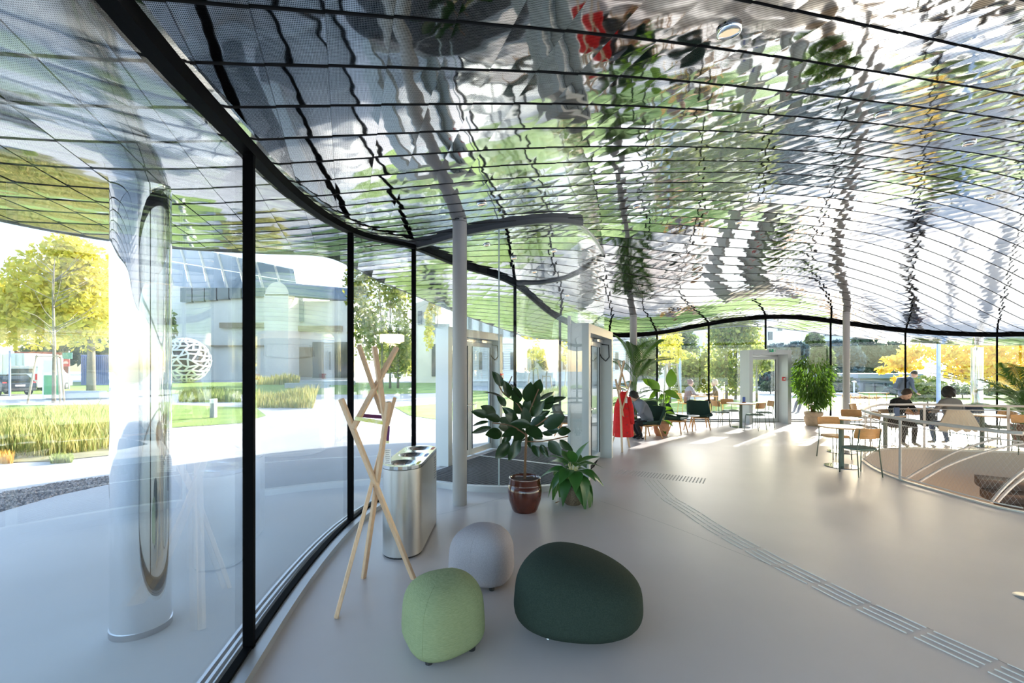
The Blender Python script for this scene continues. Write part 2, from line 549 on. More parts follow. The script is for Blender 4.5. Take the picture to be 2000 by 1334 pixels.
scr = []
for i, (k, j, x, y) in enumerate(cells):
    V = PX[i]
    mid = V.mean(0)
    if mid[1] > 0.6:
        sx = 1000 + FPX * mid[0] / mid[1]; sy = HOR - FPX * (mid[2] - CAMH) / mid[1]
        vis = -60 < sx < 2060 and -90 < sy
    else: vis = False
    dz_ = mid[2] - CAMH
    area = (dz_ / max(0.3, mid[1]) ** 3) if vis else 0
    scr.append(area)
order = np.argsort(-np.array(scr))
near_i = [int(i) for i in order[:300]]
rest = [int(i) for i in order[300:]]
for i in near_i:
    o = bpy.data.objects.new('panel', panel_mesh('panel', [i])); COL.objects.link(o); o.parent = ceiling
sk = MB()
for i in range(len(cells)):
    e_ = PX[i][:G + 1]
    sk.grid([[tuple(p) for p in e_], [(p[0], p[1], p[2] + 0.03) for p in e_]])
sk.build('panel_edge', DARKBACK, ceiling, kind='stuff')
o = bpy.data.objects.new('panel_field', panel_mesh('panel_field', rest)); COL.objects.link(o); o.parent = ceiling; o['kind'] = 'stuff'

# downlights set into the panels
LAMP = mat('warm_lamp', (0.5, 0.4, 0.3), 0.6, emit=((1.0, 0.66, 0.42), 0.75))
dl = None
for (px, py) in [(1424, 57), (1724, 220), (1892, 278), (1933, 384), (1244, 402), (1443, 433), (1635, 533), (941, 396), (1004, 503), (1082, 489), (1044, 530), (1108, 576), (951, 477)]:
    x, y, z = ceil_hit(px, py)
    e = 0.08
    n = Vector((-(zc(x + e, y) - zc(x - e, y)) / (2 * e), -(zc(x, y + e) - zc(x, y - e)) / (2 * e), 1)).normalized()
    where = {1424: 'large warm round downlight in the ceiling nearest the viewer', 1724: 'warm downlight high over the stair railing', 1892: 'warm downlight at right of ceiling above the mirror column',
             1933: 'warm downlight low in the right of ceiling', 1244: 'small warm downlight above the tall palm', 1443: 'small warm downlight above the small exit door',
             1635: 'small warm downlight just above the far grey column top', 941: 'warm downlight just right of the near grey column top', 1004: 'left of the row of small downlights inside the entrance lobby',
             1082: 'uppermost right downlight inside the glazed entrance lobby', 1044: 'middle small downlight inside the glazed entrance lobby', 1108: 'lowest right downlight seen through the lobby glass', 951: 'downlight in the lobby ceiling close to the near grey column'}[px]
    t = thing('downlight', where, 'light', (x, y, z - 0.020), group='ceiling downlights')
    t.rotation_euler = n.to_track_quat('Z', 'Y').to_euler()
    if dl is None:
        a = MB().lathe([(0.062, 0.02), (0.062, -0.006), (0.052, -0.008), (0.050, 0.01)], 28, cap=False).build('ring', CHROME, t, True)
        b = MB().lathe([(0.052, 0.004), (0.03, 0.012), (0.001, 0.014)], 28, cap=False).build('lamp', LAMP, t, True)
        dl = (a, b)
    else:
        for q in dl:
            c = q.copy(); COL.objects.link(c); c.parent = t

# ------------------------------------------------------------------ floor with the stair opening
VOID_PX = [(1690, 897), (1717, 879), (1758, 876), (1807, 876), (1875, 880), (2000, 884)]
VF = [(2000, 1001), (1920, 983), (1830, 958), (1762, 938), (1717, 920), (1695, 906)]
VOID = [fl(*p) for p in VOID_PX] + [(11.9, 9.0), (12.4, 8.0), (12.4, 6.3), (11.5, 4.8), (10.0, 3.9), (8.2, 3.8), (7.0, 4.6)] + [fl(*p) for p in VF]
VC = catmull(VOID, 5, closed=True)
def floormat():
    m = mat('grey_resin_floor', (0.525, 0.47, 0.455), 0.36, var=0.035, vscale=1.2, bump=0.03, bscale=3.0, spec=0.32)
    return m
FLOORM = floormat()
mb = MB()
mb.poly(WC, 0.0, [VC])
floor = mb.build('floor', FLOORM)
tag(floor, 'pale grey seamless resin floor of the pavilion', kind='structure')
# tactile guiding bars: left edge of the path measured on the floor
TL = [(1258, 936), (1289, 971), (1313, 987), (1339, 1004), (1369, 1025), (1406, 1048), (1453, 1074), (1510, 1106), (1582, 1143), (1668, 1187), (1779, 1241), (1921, 1308)]
TP = [Vector((*fl(*p), 0)) for p in TL]
d_ = (TP[-1] - TP[-2]).normalized()
TP.append(TP[-1] + d_ * 0.36); TP.append(TP[-1] + d_ * 0.36)
TACT = mat('tactile_strip', (0.60, 0.56, 0.51), 0.35)
def cres(P, n):
    return [Vector((*q, 0)) for q in catmull([(p.x, p.y) for p in P], n)]
CL = cres(TP, 6)
for lane in range(4):
    off = lane * 0.068
    for i in range(len(TP) - 1):
        seg = CL[i * 6:(i + 1) * 6 + 1]
        pts = []
        for q in range(len(seg)):
            d = (seg[min(q + 1, len(seg) - 1)] - seg[max(q - 1, 0)]).normalized()
            nrm = Vector((-d.y, d.x, 0))
            if nrm.x < 0: nrm = -nrm
            pts.append(seg[q] + nrm * off)
        # trim both ends for the gap
        pts[0] = pts[0].lerp(pts[1], 0.35); pts[-1] = pts[-1].lerp(pts[-2], 0.35)
        L_, R_, L2, R2 = [], [], [], []
        for q in range(len(pts)):
            d = (pts[min(q + 1, len(pts) - 1)] - pts[max(q - 1, 0)]).normalized(); nn = Vector((-d.y, d.x, 0)) * 0.007
            L_.append(pts[q] - nn); R_.append(pts[q] + nn)
            L2.append(pts[q] - nn * 0.6 + Vector((0, 0, 0.006))); R2.append(pts[q] + nn * 0.6 + Vector((0, 0, 0.006)))
        mb = MB(); mb.grid([L_, L2, R2, R_]); mb.build('tactile_bar', TACT, floor)
mb = MB()
a0 = Vector((*fl(1373, 944), 0)); a1 = Vector((*fl(1193, 924), 0)); ax = (a1 - a0); nx = int(ax.length / 0.05); ax.normalize(); ay = Vector((-ax.y, ax.x, 0))
if ay.y < 0: ay = -ay
for i in range(nx):
    for j in range(8):
        c = a0 + ax * 0.05 * i + ay * 0.05 * j
        mb.lathe([(0.013, 0), (0.010, 0.004)], 6, c)
mb.build('tactile_dots', mat('tactile_stud', (0.36, 0.35, 0.34), 0.45), floor, kind='stuff')
SEAM = mat('floor_seam', (0.22, 0.22, 0.22), 0.6)
def seam(pts, w=0.0025, z=0.0012):
    P = [Vector((*fl(*p), z)) for p in pts]
    P = [Vector((*q, z)) for q in catmull([(p.x, p.y) for p in P], 8)]
    L_, R_ = [], []
    for q in range(len(P)):
        d = (P[min(q + 1, len(P) - 1)] - P[max(q - 1, 0)]).normalized(); nn = Vector((-d.y, d.x, 0)) * w
        L_.append(P[q] - nn); R_.append(P[q] + nn)
    MB().grid([R_, L_]).build('floor_joint', SEAM, floor)
seam([(1170, 978), (1230, 998), (1330, 1035), (1450, 1083), (1560, 1123), (1700, 1180), (1850, 1243), (2010, 1318)])
seam([(842, 1008), (880, 1000), (935, 985), (985, 972)])
MB().lathe([(0.095, 0.0), (0.095, 0.002), (0.0, 0.0021)], 32, (*fl(2012, 1168), 0)).build('floor_cover', mat('floor_cap', (0.36, 0.355, 0.36), 0.3, 0.3), floor, True)

# stairwell
BEIGE = mat('stairwell_plaster', (0.42, 0.36, 0.30), 0.7)
mb = MB()
mb.grid([[(p[0], p[1], 0.0) for p in VC], [(p[0], p[1], -0.30) for p in VC], [(p[0], p[1], -3.2) for p in VC]], closed_u=True)
o = mb.build('wall_stairwell', BEIGE, smooth=True); tag(o, 'curved beige wall of the stair opening below the floor', kind='structure')
mb = MB(); mb.poly(VC, -3.2)
o = mb.build('floor_lower', BEIGE); tag(o, 'lower floor at the foot of the curved stair', kind='structure')
mb = MB()
vn = normals(VC)
if not inside(VC, VC[3][0] - vn[3].x * 0.02, VC[3][1] - vn[3].y * 0.02): vn = [-q for q in vn]
mb.grid([[(p[0] + n.x * 0.05, p[1] + n.y * 0.05, 0.001) for p, n in zip(VC, vn)], [(p[0] + n.x * 0.05, p[1] + n.y * 0.05, 0.02) for p, n in zip(VC, vn)],
         [(p[0] - n.x * 0.005, p[1] - n.y * 0.005, 0.02) for p, n in zip(VC, vn)], [(p[0] - n.x * 0.005, p[1] - n.y * 0.005, -0.02) for p, n in zip(VC, vn)]], closed_u=True)
o = mb.build('trim_1', mat('steel_edge', (0.55, 0.52, 0.48), 0.4, 0.5)); tag(o, 'metal edge strip around the stair opening', kind='structure')

# ------------------------------------------------------------------ glass wall, one bay per mullion spacing
nb = len(W)
SILL = mat('silver_sill', (0.50, 0.50, 0.51), 0.42, 0.6)
MUL = MB().box((0, 0, 0), (1, 1, 1))
bayno = 0
for b in range(nb):
    idx = [(b * NS + i) % len(WC) for i in range(NS + 1)]
    P = [Vector((*WC[i], 0)) for i in idx]; Nn = [Vector((WN[i].x, WN[i].y, 0)) for i in idx]
    Z = zc_arr([p.x for p in P], [p.y for p in P])
    bayno += 1
    root = thing('window_%d' % bayno, 'tall glazed bay of the curving glass wall, bay %d round the room' % bayno, None, (0, 0, 0), kind='structure')
    portal_bay = b in (3, 4)
    z0 = 2.50 if portal_bay else 0.07
    if b == 10 or b == 9: pass
    def slab(o0, o1, za, zb, name, m, smooth=True):
        mb = MB()
        A = [P[i] + Nn[i] * o0 for i in range(NS + 1)]; B = [P[i] + Nn[i] * o1 for i in range(NS + 1)]
        fa = (lambda i: za[i]) if hasattr(za, '__len__') else (lambda i: za)
        fb = (lambda i: zb[i]) if hasattr(zb, '__len__') else (lambda i: zb)
        rows_ = [[Vector((A[i].x, A[i].y, fa(i))) for i in range(NS + 1)], [Vector((A[i].x, A[i].y, fb(i))) for i in range(NS + 1)],
                 [Vector((B[i].x, B[i].y, fb(i))) for i in range(NS + 1)], [Vector((B[i].x, B[i].y, fa(i))) for i in range(NS + 1)],
                 [Vector((A[i].x, A[i].y, fa(i))) for i in range(NS + 1)]]
        mb.grid(rows_)
        return mb.build(name, m, root, smooth, angle=math.radians(35))
    slab(-0.011, 0.011, z0, [z - 0.05 for z in Z], 'glass_pane', GLASS)
    slab(-0.05, 0.05, [z - 0.075 for z in Z], [z + 0.03 for z in Z], 'top_rail', BLACK)
    if b in (0, 1, 2): slab(-0.070, -0.052, [z - 0.022 for z in Z], [z + 0.02 for z in Z], 'ceiling_trim', CHROME)
    if not portal_bay:
        slab(-0.035, 0.035, 0.0, 0.075, 'bottom_rail', BLACK)
        slab(-0.115, -0.035, 0.0, 0.055, 'sill_trim', SILL)
        if b in (0, 1, 2):
            for q in range(3):
                slab(0.075 + q * 0.045, 0.095 + q * 0.045, -0.03, 0.004, 'grille_bar', ALU)
    # mullion at the start of the bay
    if b != 4:
        p = P[0]; n = Nn[0]; ang = math.atan2(n.y, n.x)
        zt = float(Z[0])
        za = 2.45 if b == 10 else 0.0
        MB().box((p.x - n.x * 0.01, p.y - n.y * 0.01, (zt + za) / 2), (0.062, 0.036, zt - za), ang).build('mullion', BLACK, root)
# ------------------------------------------------------------------ door portals (deep silver boxes)
def portal(name, label, rf, d, nrm, W_, D_, zt, leaves, side=0.10, kind_closer=True):
    """rf: front corner at the far end; d: unit vector from the near to the far corner; nrm: front normal"""
    d = Vector((*d, 0)).normalized(); n = Vector((*nrm, 0)).normalized()
    o = Vector((*rf, 0)) - d * W_
    root = thing(name, label, None, kind='structure')
    def pos(a, b, z): return o + d * a - n * b + Vector((0, 0, z))
    ang = math.atan2(d.y, d.x)
    def bx(a0, a1, b0, b1, z0, z1, nm, m, par=root, bev=0.004, **k):
        c = pos((a0 + a1) / 2, (b0 + b1) / 2, (z0 + z1) / 2)
        return MB().box(c, (a1 - a0, abs(b1 - b0), z1 - z0), ang).build(nm, m, par, bevel=bev, **k)
    bx(0, side, 0, D_, 0, zt, 'jamb', PORTAL); bx(W_ - side, W_, 0, D_, 0, zt, 'jamb', PORTAL)
    bx(side, W_ - side, 0, D_, zt - 0.15, zt, 'header', PORTAL)
    bx(side, W_ - side, D_ - 0.06, D_ - 0.01, zt - 0.22, zt - 0.15, 'track', ALU)
    iw = W_ - 2 * side
    lw = iw / leaves
    zh = zt - 0.22
    b0, b1 = D_ - 0.075, D_ - 0.02
    for k in range(leaves):
        a0 = side + k * lw + 0.004; a1 = side + (k + 1) * lw - 0.004
        c = pos((a0 + a1) / 2, (b0 + b1) / 2, 0)
        mb = MB(); st = 0.085
        for (u0, u1, z0, z1) in ((a0, a0 + st, 0.01, zh), (a1 - st, a1, 0.01, zh), (a0 + st, a1 - st, zh - st, zh), (a0 + st, a1 - st, 0.01, 0.13)):
            mb.box(pos((u0 + u1) / 2, (b0 + b1) / 2, (z0 + z1) / 2), (u1 - u0, b1 - b0, z1 - z0), ang)
        leaf = mb.build('door_leaf', WHITEMETAL, root, bevel=0.004)
        g = MB(); g.box(pos((a0 + a1) / 2, (b0 + b1) / 2, (0.13 + zh - st) / 2), (a1 - a0 - 2 * st, 0.012, zh - st - 0.13), ang); g.build('leaf_glass', GLASS_DOOR, leaf)
        gk = MB()
        for (u0, u1) in ((a0 + st, a0 + st + 0.012), (a1 - st - 0.012, a1 - st)):
            gk.box(pos((u0 + u1) / 2, b0 - 0.002, (0.13 + zh - st) / 2), (0.012, 0.02, zh - st - 0.13), ang)
        gk.build('gasket', DARK, leaf)
        ah = a1 - 0.045 if (k == 0 and leaves == 2) or leaves == 1 else a0 + 0.045
        h = MB(); s_ = -1 if ah > (a0 + a1) / 2 else 1
        h.tube([pos(ah, b0, 1.05), pos(ah, b0 - 0.055, 1.05), pos(ah + s_ * 0.13, b0 - 0.06, 1.05)], 0.010, 8)
        h.box(pos(ah, b0 - 0.004, 1.05), (0.05, 0.01, 0.05), ang); h.box(pos(ah, b0 - 0.004, 0.94), (0.035, 0.01, 0.06), ang)
        h.build('handle', STEEL, leaf, smooth=True, angle=0.6)
    return root, pos, ang, bx

# entrance lobby: inner portal (right) and outer portal (left)
d2 = Vector((0.386, 0.922)).normalized(); n2 = Vector((0.922, -0.386)).normalized()
F2 = Vector((2.04, 9.20)); W2 = 2.115
p2r, p2pos, p2ang, p2bx = portal('door_2', 'inner silver double door portal of the entrance lobby beside the plants', F2, d2, n2, W2, 0.30, 2.52, 2, side=0.13)
d1 = Vector((0.43, 0.90)).normalized(); n1 = Vector((0.90, -0.43)).normalized()
F1 = Vector((-0.21, 10.27))
p1r, p1pos, p1ang, p1bx = portal('door_1', 'outer silver double door portal behind the near column', F1, d1, n1, 2.2, 0.28, 2.56, 2, side=0.13)
p3r, p3pos, p3ang, p3bx = portal('door_3', 'small silver exit door portal in the far glass wall', (9.05, 14.74), (1, 0), (0, -1), 1.36, 0.62, 2.40, 1, side=0.115)
for pos, root, W_, D_, zt in ((p2pos, p2r, W2, 0.30, 2.52), (p1pos, p1r, 2.2, 0.28, 2.56)):
    mb = MB()
    mb.tube([pos(W_ - 0.13, 0.2, zt - 0.24), pos(W_ - 0.14, 0.06, zt - 0.26), pos(W_ - 0.14, 0.05, zt - 0.5), pos(W_ - 0.15, 0.12, zt - 0.58), pos(W_ - 0.16, 0.2, zt - 0.5), pos(W_ - 0.2, 0.24, zt - 0.4)], 0.011, 8)
    mb.build('cable_loop', DARK, root, smooth=True)
    mb = MB(); mb.box(pos(W_ - 0.45, D_ - 0.1, zt - 0.19), (0.5, 0.07, 0.06), math.atan2((d2 if root is p2r else d1).y, (d2 if root is p2r else d1).x)); mb.build('door_closer', ALU, root, bevel=0.006)

# glazed lobby walls
def glasswall(name, label, pts, z0, capm, seams=(), cap=0.05, sub=6, curb=True, thick=0.012):
    P = [Vector((*q, 0)) for q in catmull(pts, sub)]
    n = len(P)
    Nn = [Vector((q.x, q.y, 0)) for q in normals([(p.x, p.y) for p in P], False)]
    Z = zc_arr([p.x for p in P], [p.y for p in P])
    root = thing(name, label, None, kind='structure')
    def slab(o0, o1, fa, fb, nm, m, i0=0, i1=None):
        i1 = n if i1 is None else i1
        R_ = []
        for i in range(i0, i1):
            A = P[i] + Nn[i] * o0; B = P[i] + Nn[i] * o1
            R_.append([Vector((A.x, A.y, fa(i))), Vector((A.x, A.y, fb(i))), Vector((B.x, B.y, fb(i))), Vector((B.x, B.y, fa(i))), Vector((A.x, A.y, fa(i)))])
        mb = MB(); mb.grid(R_)
        return mb.build(nm, m, root, True, angle=math.radians(35))
    cuts = [0] + list(seams) + [n - 1]
    for a, b in zip(cuts[:-1], cuts[1:]):
        slab(-thick / 2, thick / 2, lambda i: z0, lambda i: Z[i] - 0.03, 'glass_pane', GLASS_LOBBY, a, b + 1)
    slab(-0.03, 0.03, lambda i: Z[i] - cap, lambda i: Z[i] + 0.02, 'top_rail', capm)
    if curb: slab(-0.045, 0.045, lambda i: 0.0, lambda i: 0.085, 'curb', SILL)
    for c in seams:
        p = P[c]
        MB().box((p.x, p.y, (z0 + Z[c]) / 2), (0.012, 0.018, Z[c] - z0), math.atan2(Nn[c].y, Nn[c].x)).build('glass_joint', mat('pale_joint', (0.50, 0.56, 0.55), 0.3), root)
    return root
GREYRAIL = mat('dark_grey_rail', (0.075, 0.075, 0.08), 0.4)
N2 = F2 - d2 * W2
front_pts = [(-1.50, 7.02), fl(847, 950), fl(913, 958), fl(988, 961), fl(1075, 958), (1.10, 7.16)]
glasswall('window_31', 'curved frameless glass front of the entrance lobby behind the rubber plant', front_pts, 0.085, GREYRAIL, seams=(17,), cap=0.075)
b0_ = N2 - n2 * 0.18; b1_ = F2 - n2 * 0.18
glasswall('window_32', 'frameless glass above the inner portal of the lobby', [tuple(b0_), tuple(b0_.lerp(b1_, 0.5)), tuple(b1_)], 2.50, ALU, cap=0.02, curb=False)
glasswall('window_33', 'rear curved glass of the entrance lobby', [M4, (0.7, 10.62), (1.35, 10.25), tuple(b1_)], 0.07, GREYRAIL, cap=0.05)
# side fin of the inner portal
fin = MB(); q_ = N2 - n2 * 0.32
fin.box((q_.x, q_.y, 1.32), (0.05, 0.03, 2.64), math.atan2(n2.y, n2.x)); fin.build('side_fin', PORTAL, p2r)

# lobby door mat: dark base with bars
LOB = [(-1.40, 7.05), (-1.0, 6.98), (-0.6, 6.82), (-0.09, 6.72), (0.5, 6.80), (1.02, 7.2), (1.5, 8.3), (1.75, 9.15), (1.2, 10.1), (0.5, 10.5), (-0.15, 10.35), (-0.75, 9.1), (-1.35, 7.9)]
matroot = thing('entrance_mat', 'dark ribbed entrance mat filling the floor of the glass lobby', 'mat')
mb = MB(); mb.prism(LOB, 0.001, 0.008); mb.build('base', mat('mat_base', (0.022, 0.021, 0.021), 0.95, spec=0.05), matroot)
sdv = Vector((0.857, -0.515)).normalized(); snv = Vector((-sdv.y, sdv.x))
mb = MB()
k = -90
for k in range(-10, 260):
    q = Vector((-1.4, 6.6)) + snv * (0.055 * k) - snv * 1.6
    ts = []
    n = len(LOB)
    for i in range(n):
        a = Vector(LOB[i]); b = Vector(LOB[(i + 1) % n])
        den = sdv.x * (b - a).y - sdv.y * (b - a).x
        if abs(den) < 1e-9: continue
        w = a - q
        t = (w.x * (b - a).y - w.y * (b - a).x) / den; s = (w.x * sdv.y - w.y * sdv.x) / den
        if 0 <= s < 1: ts.append(t)
    ts.sort()
    if len(ts) >= 2 and ts[-1] - ts[0] > 0.1:
        a = q + sdv * (ts[0] + 0.02); b = q + sdv * (ts[-1] - 0.02)
        w = 0.006
        mb.bar((a.x, a.y, 0.0082), (b.x, b.y, 0.0082), 0.014, 0.0012)
mb.build('mat_bar', mat('mat_bar_metal', (0.30, 0.28, 0.27), 0.7, 0.0, spec=0.1), matroot, kind='stuff')
a_ = fl(915, 888); b_ = fl(1096, 910)
MB().bar((*a_, 0.012), (*b_, 0.012), 0.05, 0.006).build('joint_bar', mat('mat_joint', (0.55, 0.53, 0.50), 0.4), matroot)

# exit sign, fire alarm
GREEN = mat('exit_green', (0.0, 0.30, 0.13), 0.4); WHITE = mat('white_plastic', (0.85, 0.85, 0.85), 0.4); RED = mat('alarm_red', (0.65, 0.02, 0.02), 0.35)
es = thing('exit_sign', 'green and white exit sign with down arrow over the far door', 'sign', (8.42, 14.715, 2.375))
MB().box((0, 0, 0), (0.215, 0.02, 0.115)).build('plate', WHITE, es, bevel=0.004)
MB().box((-0.005, -0.012, 0), (0.20, 0.006, 0.10)).build('green_field', GREEN, es)
ar = MB(); ar.box((-0.055, -0.017, 0.018), (0.02, 0.003, 0.05))
ar.add([(-0.09, -0.0175, 0.0), (-0.02, -0.0175, 0.0), (-0.055, -0.0175, -0.036)], [(0, 1, 2), (2, 1, 0)]); ar.build('arrow', WHITE, es)
mn = MB(); mn.box((0.055, -0.017, 0), (0.05, 0.003, 0.085)); mn.build('doorway_symbol', WHITE, es)
mn = MB(); mn.lathe([(0.001, -0.008), (0.008, 0), (0.001, 0.008)], 8, (0.05, -0.02, 0.028))
mn.bar((0.05, -0.02, 0.02), (0.056, -0.02, -0.008), 0.011, 0.004); mn.bar((0.056, -0.02, -0.006), (0.040, -0.02, -0.022), 0.007, 0.004); mn.bar((0.040, -0.02, -0.022), (0.036, -0.02, -0.036), 0.006, 0.004)
mn.bar((0.056, -0.02, -0.006), (0.068, -0.02, -0.034), 0.007, 0.004); mn.bar((0.05, -0.02, 0.014), (0.070, -0.02, 0.006), 0.005, 0.004); mn.bar((0.05, -0.02, 0.014), (0.036, -0.02, 0.002), 0.005, 0.004)
mn.build('running_figure', GREEN, es)
fa = thing('fire_alarm_box', 'small red fire alarm call box on the far door frame', 'alarm', (8.86, 14.83, 1.46))
MB().box((0, 0.01, 0), (0.10, 0.05, 0.13)).build('case', RED, fa, bevel=0.008)
MB().box((0, -0.018, -0.005), (0.05, 0.008, 0.06)).build('break_glass', WHITE, fa, bevel=0.003)
fb = thing('fire_call_point', 'red and white call point low on the outer lobby portal', 'alarm', tuple(p1pos(2.2 - 0.065, -0.012, 1.62)), p1ang)
MB().box((0, 0, 0), (0.12, 0.03, 0.12)).build('case', RED, fb, bevel=0.006)
MB().box((0, -0.016, 0), (0.06, 0.008, 0.06)).build('break_glass', WHITE, fb, bevel=0.003)

# ------------------------------------------------------------------ columns
def column(name, label, x, y, r, m, n=40, base=True):
    zt = zc(x, y) + 0.02
    t = thing(name, label, 'column', (x, y, 0))
    MB().lathe([(r, 0.0), (r, zt)], n).build('shaft', m, t, True, angle=0.6)
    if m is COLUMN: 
        MB().lathe([(r + 0.003, zt - 0.05), (r + 0.003, zt - 0.042)], n).build('collar', mat('dark_collar', (0.16, 0.15, 0.14), 0.5), t, True, angle=0.6)  # thin dark grey ring just below the shaft top
    else:
        MB().lathe([(r + 0.006, -0.03), (r + 0.006, 0.012)], n).build('base_ring', mat('dull_steel', (0.45, 0.45, 0.47), 0.3, 1.0), t, True, angle=0.6)
    return t
column('column', 'slim warm grey column standing nearest, before the glass lobby', -0.689, 6.0, 0.094, COLUMN)
column('column', 'slim grey column behind the tall palm at far left of the cafe', xat(1237, 12.6), 12.6, 0.095, COLUMN)
column('column', 'slim grey column in front of the far glass wall right of the bushy plant', xat(1653, 14.4), 14.4, 0.095, COLUMN)
column('mirror_column', 'mirror polished steel column outside the near left glass wall', -2.605, 3.20, 0.172, CHROME, 64)
column('mirror_column', 'mirror polished steel column outside the far right glass wall', xat(1908, 16.2), 16.2, 0.165, CHROME, 48)

# ------------------------------------------------------------------ railing round the stair opening
RAIL = mat('pale_beige_painted_steel', (0.52, 0.48, 0.45), 0.45)
rl = thing('railing', 'curved pale railing with wire net round the stair opening', 'railing')
keep_i = [i for i in range(len(VC))]
# the rail runs from the right rear, round the left tip, to the near right
i_start = 5 * 6 + 2
path = [VC[i % len(VC)] for i in range(len(VOID) * 5 - 30, len(VOID) * 5)] + [VC[i] for i in range(0, 5 * 6 + 3)]
path = [(p[0], p[1]) for p in path]
pn = normals(path, False)
if not inside(VC, path[20][0] - pn[20].x * 0.02, path[20][1] - pn[20].y * 0.02): pn = [-q for q in pn]
def rp(i, z, off=0.03): return Vector((path[i][0] + pn[i].x * off, path[i][1] + pn[i].y * off, z))
npth = len(path)
MB().tube([rp(i, 0.985) for i in range(npth)], 0.026, 10).build('handrail', RAIL, rl, True)
MB().tube([rp(i, 0.885) for i in range(npth)], 0.009, 6).build('upper_rod', RAIL, rl, True)
MB().tube([rp(i, 0.06) for i in range(npth)], 0.009, 6).build('lower_rod', RAIL, rl, True)
# cumulative length, posts
cum = [0.0]
for i in range(1, npth): cum.append(cum[-1] + (Vector(path[i]) - Vector(path[i - 1])).length)
def at_len(s):
    s = max(0, min(cum[-1] - 1e-6, s))
    i = int(np.searchsorted(cum, s, 'right')) - 1; i = min(i, npth - 2)
    t = (s - cum[i]) / (cum[i + 1] - cum[i])
    return rp(i, 0).lerp(rp(i + 1, 0), t), i
def near_len(p):
    return min(range(npth), key=lambda i: (Vector(path[i]) - Vector(p)).length)
for p in [fl(1761, 938), fl(1712, 884), fl(1690, 895), fl(1806, 876), fl(1957, 881)]:
    i = near_len(p); c = rp(i, 0.5)
    MB().box((c.x, c.y, 0.49), (0.05, 0.016, 0.98), math.atan2(pn[i].y, pn[i].x) + PI / 2).build('post', RAIL, rl, bevel=0.003)
mb = MB()
step = 0.055; H = 0.82
nW = int((cum[-1] + H * 0.6) / step)
for sgn in (1, -1):
    for k in range(nW):
        s0 = k * step if sgn > 0 else k * step
        prev = None
        pts = []
        for q in range(9):
            f = q / 8
            s = s0 + sgn * f * H * 0.6 - (H * 0.6 if sgn > 0 else 0)
            if 0 <= s <= cum[-1]:
                p, _ = at_len(s); pts.append(Vector((p.x, p.y, 0.06 + f * H)))
        if len(pts) >= 2: mb.tube(pts, 0.0013, 3, caps=False)
mb.build('wire_net', mat('net_wire', (0.45, 0.43, 0.40), 0.4, 0.6), rl, kind='stuff')

# stair in the opening
TREAD = mat('brown_stair', (0.13, 0.085, 0.06), 0.6)
st = thing('spiral_stair', 'curved stair with brown treads sinking into the floor opening', 'stairs')
scx, scy = 11.0, 7.9
for k in range(12):
    a0 = math.radians(140 + k * 13); a1 = a0 + math.radians(14.5); z = -0.17 * (k + 1) - 0.17
    poly = []
    for a in (a0, (a0 + a1) / 2, a1): poly.append((scx + 2.2 * math.cos(a), scy + 2.2 * math.sin(a) * 0.9))
    for a in (a1, (a0 + a1) / 2, a0): poly.append((scx + 1.0 * math.cos(a), scy + 1.0 * math.sin(a) * 0.9))
    MB().prism(poly, z - 0.16, z).build('tread', TREAD, st)
def pxpath(pts): return [pt(x, y, d) for x, y, d in pts]
for pts in ([(1768, 936, 8.2), (1807, 913, 8.5), (1863, 884, 9.0), (1910, 867, 9.4), (1953, 855, 9.6)],
            [(1795, 941, 7.9), (1852, 909, 8.3), (1920, 884, 8.7), (1983, 869, 9.0), (2030, 862, 9.2)],
            [(1936, 980, 6.9), (1965, 947, 7.2), (2000, 918, 7.5), (2040, 895, 7.8)],
            [(1948, 980, 7.0), (1976, 951, 7.3), (2010, 926, 7.6), (2050, 905, 7.9)]):
    P = catmull([tuple(p) for p in pxpath(pts)], 6)
    MB().tube(P, 0.022, 8).build('stair_handrail', RAIL, st, True)

